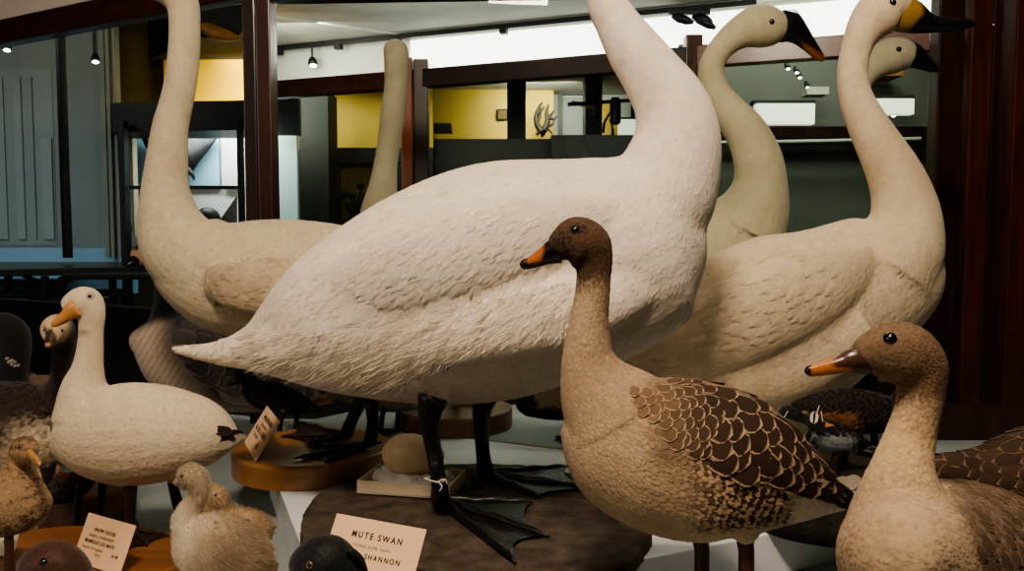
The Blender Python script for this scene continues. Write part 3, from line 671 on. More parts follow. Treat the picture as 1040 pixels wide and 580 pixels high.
for k in range(len(rs)): Fc += [(k*nn+i, k*nn+(i+1) % nn, (k+1)*nn+(i+1) % nn, (k+1)*nn+i) for i in range(nn)]
V.append((*ctr, SLAB-.001)); Fc += [(len(rs)*nn+i, len(rs)*nn+(i+1) % nn, len(V)-1) for i in range(nn)]
sl = link_mesh('earth_slab', mesh_from('earth_slab', V, Fc), mat('dark_earth', (80, 69, 58), .95, .5, 34, 1.0, 170), None, True, (*ctr, BLK))
tag(sl, 'dark irregular earth covered slab under the webbed feet of the mute swan', 'slab')

# ---- box, cotton and egg
bx = PZ(418, 497, SLAB); ang = math.radians(-12); ca, sa = math.cos(ang), math.sin(ang)
def R2(x, y, z): return (bx[0]+x*ca-y*sa, bx[1]+x*sa+y*ca, z)
def rbox(x0, x1, y0, y1, z0, z1): return [R2(x, y, z) for z in (z0, z1) for x, y in ((x0, y0), (x1, y0), (x1, y1), (x0, y1))], [(0,3,2,1),(4,5,6,7),(0,1,5,4),(1,2,6,5),(2,3,7,6),(3,0,4,7)]
M_card = mat('cream_card', (222, 206, 178), .75, .04, 20)
bo = empty('specimen_box', (bx[0], bx[1], SLAB), 'shallow cream cardboard box holding the egg on cotton wool', 'box')
zb = SLAB+.002
solid('box_floor', rbox(-.082, .082, -.045, .055, zb, zb+.003), M_card, bo, 0)
for r_ in ((-.082, .082, -.045, -.042), (-.082, .082, .052, .055), (-.082, -.079, -.042, .052), (.079, .082, -.042, .052)): solid('box_side', rbox(*r_, zb, zb+.022), M_card, bo, .0006)
V, Fc = sphere((0, 0, 0), 1, 40, 24); V = np.array(V); nz = .12*np.sin(V[:, 0]*9+1)*np.cos(V[:, 1]*8)+.08*np.sin(V[:, 0]*17+V[:, 1]*13)
V = V*(1+nz*(V[:, 2] > -.3))[:, None]*[.072, .040, .021]; V[:, 2] = np.maximum(V[:, 2], -.012)
ee = 1-((V[:, 0]-.002)/.060)**2-((V[:, 1]+.001)/.040)**2; V[:, 2] = np.where(ee > 0, np.minimum(V[:, 2], .0415-.0372*np.sqrt(np.maximum(ee, 0))-.0008), V[:, 2])
cot = link_mesh('cotton_wool', mesh_from('cotton_wool', [R2(v[0], v[1]+.005, v[2]+zb+.0165) for v in V], Fc), mat('cotton', (244, 242, 238), .95, .03, 60, .8, 160), None, True, R2(0, 0, zb)); tag(cot, 'white cotton wool padding in the cream box under the egg', 'cotton wool')
V, Fc = sphere((0, 0, 0), 1, 36, 22); V = np.array(V); x = V[:, 0]; V = V*[.056, .036, .036]; V[:, 1:] *= (1-.12*x)[:, None]
eg = link_mesh('swan_egg', mesh_from('swan_egg', [R2(v[0]+.002, v[1]+.004, v[2]+zb+.058) for v in V], Fc), mat('egg_shell', (226, 202, 166), .45, .1, 40, .12, 90), None, True, R2(0, 0, zb+.03)); tag(eg, 'large buff swan egg lying on cotton wool in the cream box', 'egg')

# ---- cards
M_ink = mat('black_ink', (38, 30, 28), .8, .05); M_inkg = mat('faded_ink', (128, 104, 86), .8, .05)
M_paper = mat('buff_card', (236, 196, 158), .7, .03, 25)
def text_mesh(s_, size, spacing=1.1, bold=0):
    cu = bpy.data.curves.new('t', 'FONT'); cu.body = s_; cu.size = size; cu.space_character = spacing; cu.offset = bold; cu.extrude = .00015; cu.align_x = 'LEFT'
    o = bpy.data.objects.new('t', cu); COL.objects.link(o); dg = bpy.context.evaluated_depsgraph_get(); dg.update()
    me = bpy.data.meshes.new_from_object(o.evaluated_get(dg)); bpy.data.objects.remove(o); bpy.data.curves.remove(cu); me.materials.clear(); return me
def label_card(name, BL, BR, upv, label, lines, m=M_paper, th=.0012):
    BL, BR, upv = [np.asarray(v, float) for v in (BL, BR, upv)]; e1 = BR-BL; w = np.linalg.norm(e1); u = e1/w; upv = upv-(upv@u)*u; h = np.linalg.norm(upv); v = upv/h; n = np.cross(u, v)
    o = empty(name, BL, label, 'label card')
    V = [BL+u*a*w+v*b*h-n*c for c in (th, 0) for a, b in ((0, 0), (1, 0), (1, 1), (0, 1))]
    solid('card', (V, [(0,3,2,1),(4,5,6,7),(0,1,5,4),(1,2,6,5),(2,3,7,6),(3,0,4,7)]), m, o, .0003)
    q = BL+u*w*.5; solid('stand', beam(q+v*h*.55-n*(th+.0005), np.array([*(q-n*.028)[:2], BL[2]+.001]), .02, .001, n), m, o, 0)
    for tx, fx, fy, size, grey, spc, bold in lines:      # fx, fy: start of the base line as a share of the card
        me = text_mesh(tx, .1, spc, .0017 if bold else 0); x_ = verts_np(me)[:, 0]; k_ = size*w/(x_.max()-x_.min()); me.transform(Matrix.Diagonal((k_, k_*1.08, 1, 1))); p = BL+u*fx*w+v*fy*h+n*.0003
        me.transform(Matrix(((u[0], v[0], n[0], p[0]), (u[1], v[1], n[1], p[1]), (u[2], v[2], n[2], p[2]), (0, 0, 0, 1))))
        link_mesh('lettering', me, M_inkg if grey else M_ink, o, False)
    return o
BL, BR = PZ(322, 586, SLAB+.002), PZ(415, 607, SLAB+.002)
label_card('label_card', BL, BR, (.014, .040, .070), 'buff card reading MUTE SWAN on the earth slab', [('MUTE SWAN', .235, .70, .55, 0, 1.45, .0003), ('CYGNUS  OLOR  Gmelin', .27, .56, .42, 1, 1.15, 0), ('SHANNON', .44, .40, .38, 0, 1.4, .0003), ('B1.1887', .68, .24, .15, 1, 1.2, 0)])
BL, BR = PZ(73, 569, BOARD+.002), PZ(121, 585, BOARD+.002)
label_card('label_card', BL, BR, (.012, .025, .062), 'buff card reading SNOW GOOSE on the oval wooden board', [('SNOW GOOSE', .24, .68, .44, 0, 1.15, .0004), ('ANSER C. HYPERBOREUS', .17, .56, .52, 1, 1.05, 0), ('BELMULLET, CO. MAYO', .12, .44, .62, 0, 1.1, .0003), ('Don. by F. W. Augustine', .10, .32, .44, 1, 1.05, 0), ('1932', .40, .2, .11, 1, 1.1, 0), ('81.48', .74, .28, .12, 0, 1, 0)])
BL, BR = PZ(248, 449, DISC+.002), PZ(259, 469, DISC+.002)
label_card('label_card', BL, BR, (.05, .0, .070), 'small buff card leaning on the honey coloured round base', [('WHOOPER SWAN', .2, .74, .6, 0, 1, .0003), ('Cygnus musicus', .26, .60, .4, 1, 1, 0), ('No. 238, Co. DUBLIN', .12, .44, .7, 0, 1, .0003), ('Presented', .2, .3, .3, 1, 1, 0), ('1887', .6, .16, .15, 1, 1, 0)])
BL, BR = PZ(-22, 562, BOARD+.002), PZ(13, 566, BOARD+.002)
label_card('label_card', BL, BR, (.006, .012, .032), 'cream card cut off at the frame edge below the mottled duck', [('OOSE', .62, .5, .32, 0, 1.1, .0002)], mat('cream_label', (226, 214, 190), .7, .03, 25))
# ================================================================ BIRDS
M_blackleg = mat('black_webbed_skin', (20, 18, 18), .36, .25, 60, .35, 140, spec=.6)
M_brownleg = mat('brown_leg_skin', (70, 42, 26), .45, .2, 60, .3, 140)
M_darkleg = mat('dark_leg_skin', (44, 32, 26), .45, .2, 60, .3, 140)
WHITE = lin((228, 216, 198)); CREAM = lin((220, 202, 172)); BLACK = lin((20, 18, 18))
def const(c): return lambda px, py, V, n: np.tile(c, (len(px), 1))
def vnoise(V, s, seed=0):
    r = np.random.default_rng(seed); o = np.zeros(len(V))
    for k in range(7):
        d = r.normal(0, 1, 3); o += np.sin(V@d*s*(1+.35*k)+r.random()*6.28)/(1+.35*k)
    return o/3.2
# ---------------------------------------------------------------- mute swan (centre)
Y = 1.27
sw = Bird('mute_swan', (-.05, 1.28, SLAB), 'big white swan in the middle with black webbed feet on the earth slab', 'swan')
sw.loft([(716, 226, 10), (705, 228, 42), (672, 238, 84), (640, 252, 98), (588, 269, 110), (505, 286, 121), (425, 305, 110), (352, 324, 84), (300, 341, 55, 1.29), (255, 355, 24, 1.30, .7), (218, 358, 10.5, 1.31, .9), (190, 356, 5.2, 1.32, 1.3), (177, 354.5, 3.0, 1.32, 1.3), (173, 354, 1.5, 1.32, 1.2)], Y, .82)
sw.loft([(672, -150, 24), (640, -148, 21), (617, -110, 19), (611, -60, 18.5), (616, 0, 20), (626, 22, 22), (642, 48, 27), (662, 76, 31), (680, 105, 37), (687, 135, 43), (683, 165, 49), (670, 200, 56), (648, 238, 54), (622, 268, 34), (606, 284, 14)], Y-.01, .95)
# folded wing, flank and tail fluff reliefs on both sides
for sg_, dY in ((-1, -.125), (1, .125)):
    sw.loft([(668, 214, 5, Y+dY*.45), (620, 222, 24, Y+dY*.85), (560, 232, 42, Y+dY*1.08), (490, 246, 52, Y+dY*1.22), (420, 272, 47, Y+dY*1.12), (350, 300, 36, Y+dY*.72), (300, 318, 22, Y+dY*.35), (268, 332, 8, Y+dY*.15)], Y, .42, False)
    sw.loft([(696, 268, 6, Y+dY*.5), (650, 290, 24, Y+dY*.85), (590, 312, 36, Y+dY*1.08), (510, 326, 40, Y+dY*1.18), (440, 340, 33, Y+dY*1.05), (385, 352, 20, Y+dY*.75)], Y, .5, False)
    sw.loft([(360, 352, 20, Y+dY*.55), (310, 352, 26, Y+dY*.45), (262, 353, 18, Y+dY*.2)], Y, .6, False)
sw.ball(452, 393, 1.20, 16, (1, 1, 1.1)); sw.ball(494, 392, 1.40, 18)
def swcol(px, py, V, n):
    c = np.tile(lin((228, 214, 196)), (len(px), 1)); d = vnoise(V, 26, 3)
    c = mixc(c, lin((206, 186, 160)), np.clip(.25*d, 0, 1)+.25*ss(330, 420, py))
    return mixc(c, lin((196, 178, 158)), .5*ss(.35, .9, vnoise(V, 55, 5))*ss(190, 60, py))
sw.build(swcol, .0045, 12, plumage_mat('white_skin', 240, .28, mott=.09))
lo_l = lambda px, py: np.interp(py, [120, 200, 260, 330, 400], [.018, .034, .048, .040, .030])
wingp = [(600, 225), (540, 280), (500, 288), (420, 310), (385, 320), (365, 334), (330, 337), (275, 328), (262, 330), (300, 280), (340, 240), (400, 203), (470, 172), (560, 165)]
def inw(px, py): return in_poly(px, py, wingp).astype(float)
packs = [sw.coat(12000, .044, .0066, .00015, .0066, lambda px, py, c, n: (1-.9*inw(px, py))*ss(90, 150, py)*(px > 240), jit=.45, droop=.15, sink=.003),
         sw.coat(6500, .070, .0090, .0003, .0092, lambda px, py, c, n: inw(px, py), jit=.22, droop=.35, sink=.004, dome=.15),
         sw.coat(260, .10, .012, .0010, .028, lambda px, py, c, n: in_poly(px, py, [(540, 240), (500, 285), (420, 308), (330, 334), (275, 328), (310, 290), (400, 250), (480, 235)]).astype(float), jit=.12, droop=.45, sink=.004),
         sw.coat(260, .075, .011, .003, .012, lambda px, py, c, n: ((px < 262) & (px > 196)).astype(float), jit=.12, sink=.003)]
sw.plumage(packs)
def strand_part(b, name, n, length, wid, poly, colmul=1.0, spread=.5):
    V, Fc, U, c, e = strands(b.me, n, length, wid, b.flow, lambda px, py, p: b.colfn(px, py, p, p)*colmul*in_poly(px, py, poly)[:, None]+0, spread)
    k = np.repeat(in_poly(*proj(V[::6]), poly), 2); fc = Fc[k]
    u, inv = np.unique(fc, return_inverse=True); fc = inv.reshape(-1, 4)
    o = link_mesh(name, feather_mesh(name, [(V[u], fc, U[u], c[u], e[u])]), feather_mat('down_hair', .9), b.root); o['kind'] = 'stuff'; return o
strand_part(sw, 'thigh_tuft', 60000, .013, .0004, [(424, 384), (440, 380), (446, 396), (440, 410), (426, 408)], 1.05, .7)
strand_part(sw, 'flank_down', 42000, .017, .00045, [(600, 280), (500, 300), (420, 318), (385, 335), (260, 335), (235, 365), (320, 385), (400, 395), (440, 375), (520, 350), (610, 335)], 1.0, .32)
# legs
def floor_pts(z, *pp): return [PZ(x, y, z) for x, y in pp]
a = PZ(447, 513, SLAB)
leg = sw.leg([P(441, 400, 1.20), P(436, 425, 1.205), P(440, 455, 1.215), P(446, 490, 1.21), a+[0, 0, .012]], [.026, .0165, .0125, .0125, .016], a, floor_pts(SLAB, (541, 513), (558, 548), (524, 574)), SLAB+.001, .0062, M_blackleg, hind=a+[-.006, .016, .008])
b_ = PZ(493, 485, SLAB)
sw.leg([P(496, 395, 1.40), P(489, 420, 1.40), P(490, 455, 1.405), b_+[0, 0, .012]], [.026, .016, .0125, .015], b_, floor_pts(SLAB, (578, 476), (604, 499), (549, 507)), SLAB+.001, .0058, M_blackleg)
k = P(442, 486, 1.208); V, Fc = tube([k+np.array([.0155*math.cos(t), .0155*math.sin(t), .002*math.sin(2*t)]) for t in np.linspace(0, 6.4, 18)], [.0011]*18, 6)
st = [(V, Fc), tube([k+[.006, -.0145, 0], k+[.012, -.02, -.006], k+[.008, -.019, -.014]], [.001]*3, 6), tube([k+[.006, -.0145, 0], k+[.016, -.017, .004], k+[.02, -.016, -.004]], [.001]*3, 6)]
st = link_mesh('tie_string', mesh_from('tie_string', *join(st)), mat('white_string', (225, 218, 205), .9), None, True, tuple(k)); tag(st, 'white string tied round the near black leg of the mute swan', 'string')
sw.bill([(690, -148, 15), (710, -140, 11), (740, -130, 7), (752, -127, 3)], Y-.01, lambda px, py: mixc(lin((190, 96, 40)), BLACK, ss(700, 692, px)))
sw.eye(680, -155, 3.4, mirrorY=Y-.01)

# ---------------------------------------------------------------- left swan
Y = 1.66
ls = Bird('swan', (-.35, 1.66, DISC), 'cream white swan at the left with tall neck beside the mahogany post', 'swan')
ls.loft([(150, 252, 6), (166, 258, 26), (195, 270, 47), (240, 283.5, 59), (300, 284, 61), (370, 292, 57), (430, 305, 40), (480, 322, 16), (500, 328, 4)], Y, .85)
ls.loft([(150, -12, 11), (163, -14, 16.5), (177, -9, 17.5), (186, 6, 15.8), (187.5, 26, 15), (187, 50, 15.3), (184, 80, 15.5), (179, 105, 16), (173, 130, 17.5), (170, 160, 20), (168, 190, 23), (172, 222, 31), (185, 250, 42), (215, 272, 50)], Y, .95)
for dY in (-.1, .1): ls.loft([(212, 286, 15, Y+dY*.95), (240, 291, 25, Y+dY*1.22), (290, 296, 28, Y+dY*1.2), (340, 303, 22, Y+dY*1.0), (390, 310, 8, Y+dY*.8)], Y, .5, False)
ls.build(lambda px, py, V, n: mixc(np.tile(lin((206, 190, 160)), (len(px), 1)), lin((168, 146, 116)), np.clip(.3*vnoise(V, 30, 8)+.55*in_poly(px, py, [(202, 290), (210, 272), (240, 262), (420, 262), (420, 320), (230, 320)]), 0, .8)), .0045, 6, plumage_mat('cream_skin', 230, .3, mott=.12))
ls.plumage([ls.coat(6000, .042, .0068, .0003, .0070, lambda px, py, c, n: ss(170, 230, py), jit=.35, droop=.1, sink=.003), ls.coat(700, .055, .010, .0012, .011, lambda px, py, c, n: in_poly(px, py, [(202, 290), (210, 272), (240, 266), (400, 280), (400, 312), (230, 318)]).astype(float), jit=.15, sink=.003)])
ls.bill([(154, -13, 12), (138, -12, 9), (116, -10, 6), (106, -9, 2.5)], Y, lambda px, py: mixc(lin((190, 140, 40)), BLACK, ss(136, 128, px)))
ls.eye(163, -26, 3, mirrorY=Y)
h = PZ(352, 446, DISC); ls.leg([P(372, 345, 1.6), P(366, 405, 1.6), P(358, 425, 1.6), h+[0, 0, .012]], [.024, .014, .012, .014], h, floor_pts(DISC, (300, 430), (285, 445), (312, 452)), DISC+.001, .005, M_darkleg)
h = PZ(376, 456, DISC); ls.leg([P(384, 345, 1.56), P(378, 405, 1.55), P(379, 430, 1.545), h+[0, 0, .012]], [.024, .014, .012, .014], h, floor_pts(DISC, (312, 456), (298, 468), (330, 471)), DISC+.001, .005, M_darkleg, hind=PZ(388, 452, DISC)+[0, 0, .006])

# ---------------------------------------------------------------- right swan
Y = 1.6
rs_ = Bird('swan', (.55, 1.6, BLK), 'white swan at the right with yellow patch at the base of its black bill', 'swan')
rs_.loft([(946, 236, 4), (934, 246, 32), (905, 272, 62), (855, 300, 76), (800, 326, 92), (740, 343, 84), (680, 362, 58), (632, 373, 28), (600, 376, 8)], Y, .8)
rs_.loft([(922, 12, 12), (908, 8, 20), (893, 14, 24), (881, 26, 20), (871, 45, 15.5), (866, 70, 15), (868, 95, 16), (878, 120, 19), (893, 148, 22.5), (906, 172, 26), (916, 198, 30), (919, 224, 36), (912, 250, 46), (895, 275, 55)], Y-.02, .9)
for dY in (-.115, .115):
    rs_.loft([(905, 262, 5, Y+dY*.4), (875, 272, 24, Y+dY*.85), (830, 292, 42, Y+dY*1.12), (770, 318, 48, Y+dY*1.16), (700, 350, 38, Y+dY*.86), (640, 374, 15, Y+dY*.45)], Y, .45, False)
    rs_.loft([(880, 330, 22, Y+dY*1.0), (820, 366, 34, Y+dY*.95), (760, 386, 28, Y+dY*.85), (700, 392, 14, Y+dY*.7)], Y, .5, False)
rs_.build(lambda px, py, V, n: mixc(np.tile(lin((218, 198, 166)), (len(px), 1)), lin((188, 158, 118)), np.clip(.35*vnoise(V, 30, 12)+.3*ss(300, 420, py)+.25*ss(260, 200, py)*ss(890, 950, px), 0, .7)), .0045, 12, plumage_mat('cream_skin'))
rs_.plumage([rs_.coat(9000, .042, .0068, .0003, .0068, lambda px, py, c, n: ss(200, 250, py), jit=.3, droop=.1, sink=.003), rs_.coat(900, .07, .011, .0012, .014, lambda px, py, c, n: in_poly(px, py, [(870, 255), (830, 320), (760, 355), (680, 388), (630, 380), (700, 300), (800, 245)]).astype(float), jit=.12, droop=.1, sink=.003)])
def rbcol(px, py):
    c = np.tile(lin((24, 22, 20)), (len(px), 1)); yl = ss(941, 934, px+np.maximum(py-14, 0)*.9)
    return mixc(c, lin((150, 118, 58)), yl*ss(33, 29, py))
rs_.bill([(910, 14, 17), (922, 16, 17), (932, 20, 14.5), (944, 24, 9.5), (958, 25, 7.5), (975, 24.5, 6.5), (986, 24, 4.2), (991, 24, 1.5)], Y-.02, rbcol, .85, voxel=.0022)
rs_.eye(907, 2, 3.8, mirrorY=Y-.02)
for x, Yl in ((.53, 1.55), (.60, 1.68)): rs_.simple_leg(x, Yl, 1.06, BLK+.001, .012, M_blackleg, 1, .10)

# ---------------------------------------------------------------- rear swans, green cast of the light put into the plumage colour
M_gskin = plumage_mat('green_cast_skin', 200, .3, mott=.1)
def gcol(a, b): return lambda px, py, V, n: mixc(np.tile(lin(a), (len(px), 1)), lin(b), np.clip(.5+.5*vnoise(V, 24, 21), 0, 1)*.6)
Y = 2.01
gs = Bird('swan', (.45, 2.01, BLK), 'greenish white swan behind the mute swan, S shaped neck and black tipped bill', 'swan')
gs.loft([(792, 228, 5), (780, 232, 24), (755, 245, 48), (725, 260, 56), (690, 274, 56), (650, 288, 42), (622, 298, 18), (610, 302, 5)], Y, .8)
gs.loft([(797, 27, 12), (785, 27, 19), (768, 27, 21), (750, 34, 16), (735, 46, 13), (725, 60, 12.5), (722, 76, 13.2), (728, 95, 14.5), (743, 116, 18), (758, 135, 21), (769, 160, 24), (772, 185, 27), (766, 212, 36), (752, 238, 48)], Y, .92)
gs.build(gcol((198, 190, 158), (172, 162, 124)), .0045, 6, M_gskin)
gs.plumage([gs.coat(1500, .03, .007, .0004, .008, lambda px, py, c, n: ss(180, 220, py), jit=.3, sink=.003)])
gs.bill([(792, 26, 16), (802, 28, 16), (812, 35, 11), (822, 46, 7.5), (832, 57, 5), (837, 62, 2)], Y, lambda px, py: mixc(lin((24, 20, 18)), lin((128, 78, 44)), ss(4, 9, (py-30)-(px-805)*.62+ (px-805)*0)*ss(812, 820, px)*.9), .7, extra=[([(800, 12, 3), (806, 15, 5), (810, 24, 5), (811, 34, 4)], .7)])
gs.eye(784, 22, 3, mirrorY=Y)
for x, Yl in ((.36, 1.97), (.42, 2.07)): gs.simple_leg(x, Yl, 1.14, BLK+.001, .012, M_blackleg, 1, .10)
Y = 2.04
hs = Bird('swan', (.9, 2.04, BLK), 'greenish swan whose head and dark bill show behind the yellow patched swan', 'swan')
hs.loft([(928, 228, 5), (922, 240, 26), (906, 258, 42), (886, 272, 46), (862, 284, 34), (846, 290, 16), (838, 294, 5)], Y, .8)
hs.loft([(925, 58, 13), (914, 56, 17), (902, 58, 18), (889, 66, 14.5), (877, 78, 12), (871, 95, 12), (876, 115, 12.5), (889, 140, 13), (902, 165, 14), (911, 195, 17), (911, 222, 22), (896, 250, 34)], Y, .92)
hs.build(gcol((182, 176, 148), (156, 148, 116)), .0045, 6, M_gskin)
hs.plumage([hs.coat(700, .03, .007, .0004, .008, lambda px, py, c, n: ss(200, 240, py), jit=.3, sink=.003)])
hs.bill([(918, 55, 14), (927, 57, 13), (936, 62, 9), (946, 68, 5.5), (954, 72, 2.5)], Y, lambda px, py: np.tile(lin((26, 22, 20)), (len(px), 1)), .75)
hs.eye(913, 50, 3, mirrorY=Y)
for x, Yl in ((.88, 2.0), (.94, 2.08)): hs.simple_leg(x, Yl, 1.14, BLK+.001, .012, M_blackleg, 1, .10)
Y = 2.03
ns = Bird('swan', (-.14, 2.05, DISC+.001), 'greenish swan turned away, bare neck rising behind the back of the mute swan', 'swan')
ns.loft([(372, 246, 5), (382, 250, 24), (410, 260, 40), (450, 275, 50), (490, 286, 44), (525, 298, 24), (548, 304, 6)], Y, .72)
ns.loft([(403, 60, 8, 2.13), (402, 54, 12, 2.10), (402, 52, 12.5, 2.06), (402.5, 58, 12.5, 2.035), (402.5, 72, 12.2), (402, 90, 11.8), (399, 115, 12.5), (396, 140, 12), (392, 165, 12), (389, 190, 14.5), (385, 215, 19), (388, 238, 26)], Y, .95)
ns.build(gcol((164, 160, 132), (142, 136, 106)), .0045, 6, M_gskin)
ns.bill([(403, 62, 8, 2.11), (403, 66, 6, 2.15), (403, 72, 3.5, 2.2)], Y, lambda px, py: np.tile(lin((26, 22, 20)), (len(px), 1)))
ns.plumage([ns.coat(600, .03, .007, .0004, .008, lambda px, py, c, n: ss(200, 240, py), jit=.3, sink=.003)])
for x, Yl in ((-.14, 2.0), (-.08, 2.1)): ns.simple_leg(x, Yl, 1.13, DISC+.002, .012, M_blackleg, 1, .08)

# ---------------------------------------------------------------- grey geese helpers
def hexgrid(poly, dx, dy, ang, jit=.12):
    """staggered anchor pixels inside a polygon, rows across the flow direction"""
    xs, ys = zip(*poly); cx, cy = np.mean(xs), np.mean(ys); R_ = 1.2*max(max(xs)-min(xs), max(ys)-min(ys)); out = []
    f = np.array([math.cos(ang), math.sin(ang)]); s = np.array([-f[1], f[0]]); i = 0
    for a in np.arange(-R_, R_, dx):
        i += 1
        for b in np.arange(-R_, R_, dy):
            q = np.array([cx, cy])+f*(a+RNG.normal(0, jit*dx))+s*(b+(i % 2)*dy/2+RNG.normal(0, jit*dy*.6)); out.append(q)
    out = np.array(out); return out[in_poly(out[:, 0], out[:, 1], poly)]
def placed(b, pix, flow, L, W, lift, fc, ec, edge, Yref, sink=.002, mirrorY=None, dome=.2, conform=True, prof=None):
    """feathers at given anchors on the near side, mirrored on the far side; flow may vary by anchor"""
    pos, nor, fl, kk = [], [], [], []
    for i, (x, y) in enumerate(pix):
        l, n = b.hit(x, y)
        if l is None: continue
        a = flow(x, y); pos.append(l); nor.append(n); fl.append([a[0], a[2] if len(a) > 2 else 0, -a[1]]); kk.append(i)
    if not pos: return []
    pos, nor, fl = np.array(pos), np.array(nor), np.array(fl); px, py = pix[kk, 0], pix[kk, 1]
    s = Yref/F; val = lambda a: a(px, py) if callable(a) else np.full(len(px), float(a))
    Lm, Wm = val(L)*s*(.92+.16*RNG.random(len(px))), val(W)*s*(.94+.12*RNG.random(len(px)))
    fcv = fc(px, py) if callable(fc) else np.tile(fc, (len(px), 1)); fcv = np.clip(fcv*(1+RNG.normal(0, .12, len(px)))[:, None], 0, 1)
    ecv = ec(px, py) if callable(ec) else np.tile(ec, (len(px), 1)); ed = val(edge)
    out = [feathers(b.bvh, pos, nor, fl, Lm, Wm, val(lift), fcv, ecv, ed, sink=sink, dome=dome, conform=conform, prof=prof)]
    if mirrorY is not None:
        p2, n2, f2 = pos.copy(), nor.copy(), fl.copy(); p2[:, 1] = 2*mirrorY-p2[:, 1]
        for i in range(len(p2)):
            l, n, _, _ = b.bvh.find_nearest(Vector(p2[i])); p2[i] = l; n2[i] = n
        f2[:, 1] *= -1
        out.append(feathers(b.bvh, p2, n2, f2, Lm, Wm, val(lift), fcv, ecv, ed, sink=sink, dome=dome, conform=conform, prof=prof))
    return out
def wing(b, packs_near, name='wing'):
    for pk in packs_near:
        if pk is not None: link_mesh(name, feather_mesh(name, pk), feather_mat(), b.root)

# ---------------------------------------------------------------- bean goose (front centre)
Y = .95
bg = Bird('goose', (.2, .95, LOW), 'tan goose in front with dark brown head and scalloped brown wing', 'goose', None)
bg.loft([(572, 432, 10), (585, 436, 34), (612, 445, 62), (655, 458, 78), (700, 467, 83), (742, 473, 77), (782, 484, 60), (818, 496, 36), (848, 504, 17, .955, .9), (874, 507, 6, .96, 1.2)], Y, .82)
bg.loft([(563, 257, 11), (571, 250, 18), (584, 246, 26), (597, 251, 25), (603, 264, 19.5), (603, 280, 17.6), (601.5, 300, 18), (599, 320, 19.5), (597, 345, 23), (598, 368, 29), (607, 392, 42), (625, 420, 60)], Y, .85)
bg.ball(757, 535, .93, 15, (1, 1, 1.2)); bg.ball(714, 535, .99, 12, (1, 1, 1))
TAN = lin((174, 149, 120)); TAND = lin((136, 110, 84)); HEADB = lin((84, 61, 43)); DKB = lin((52, 35, 25)); PALE = lin((206, 182, 152))
def flank(px, py, V):
    reg = ss(652, 735, px)*ss(812, 800, px)*ss(548, 532, py+.10*(px-740))*ss(440, 462, py-.10*(px-700)-.0*px)
    ph = (px+.20*(py-490)+.0035*(py-500)**2+3.0*vnoise(V, 42, 77))/8.6
    return reg, ss(-.45, .25, np.sin(2*np.pi*ph)+.25*vnoise(V, 150, 78))
def bgcol(px, py, V, n):
    c = np.tile(TAN, (len(px), 1)); c = mixc(c, TAND, np.clip(.35*vnoise(V, 45, 31)+.2, 0, .6))
    back = ss(372, 392, py)*ss(638, 670, px)*ss(0, 30, -(py-(470+(px-700)*.12))+20); c = mixc(c, lin((96, 70, 50)), back*.8)
    c = mixc(c, lin((126, 92, 62)), ss(598, 618, px)*ss(350, 300, py)*.55)          # darker nape
    c = mixc(c, lin((214, 192, 160)), ss(505, 540, py)*ss(660, 720, px)*.6)
    rg_, br_ = flank(px, py, V); c = mixc(c, mixc(np.tile(lin((178, 150, 118)), (len(px), 1)), lin((62, 44, 33)), br_*ss(.0, .8, rg_)), rg_)
    c = mixc(c, lin((226, 214, 194)), ss(790, 806, px)*ss(492, 503, py))           # white vent
    hd = ss(300, 270, py+.25*(px-600)); c = mixc(c, HEADB, hd)
    c = mixc(c, lin((46, 32, 24)), ss(580, 566, px)*ss(232, 246, py)*ss(290, 272, py)*.8)
    c = mixc(c, lin((34, 24, 18)), .8*ss(7.5, 4.5, np.hypot(px-584, py-233)))
    return mixc(c, lin((62, 42, 28)), ss(256, 272, py)*ss(290, 274, py)*hd*ss(612, 596, px)*.6)
bg.build(bgcol, .0026, 5, plumage_mat('goose_skin', 420, .4, mott=.16))
def notw(px, py, c, n): return (1-in_poly(px, py, [(655, 385), (690, 384), (770, 412), (875, 490), (845, 505), (806, 492), (742, 464), (690, 452)]))*(1-.7*in_poly(px, py, [(640, 455), (690, 445), (742, 462), (806, 490), (812, 520), (790, 548), (690, 548), (640, 520)]))*ss(290, 310, py)
bg.plumage([bg.coat(11000, .015, .0034, .0003, .0034, notw, jit=.25, edge=.22, ecol=lambda px, py: np.tile(PALE, (len(px), 1)), sink=.0015, colvar=.08, dome=.2),
            bg.coat(3600, .010, .0018, .0004, .0022, lambda px, py, c, n: ss(315, 290, py), jit=.15, sink=.001, colvar=.10)])
# barred flanks
flp = [(652, 470), (690, 455), (742, 470), (790, 492), (803, 512), (790, 536), (750, 548), (690, 536), (655, 505)]
fk = bg.coat(7000, .013, .0030, .0010, .0031, lambda px, py, c, n: in_poly(px, py, [(640, 455), (690, 445), (742, 462), (806, 490), (812, 520), (790, 548), (690, 548), (640, 520)]).astype(float), jit=.12, sink=.0012, colvar=.05, dome=.15)
link_mesh('flank_feathers', feather_mesh('flank_feathers', [fk]), feather_mat(), bg.root)
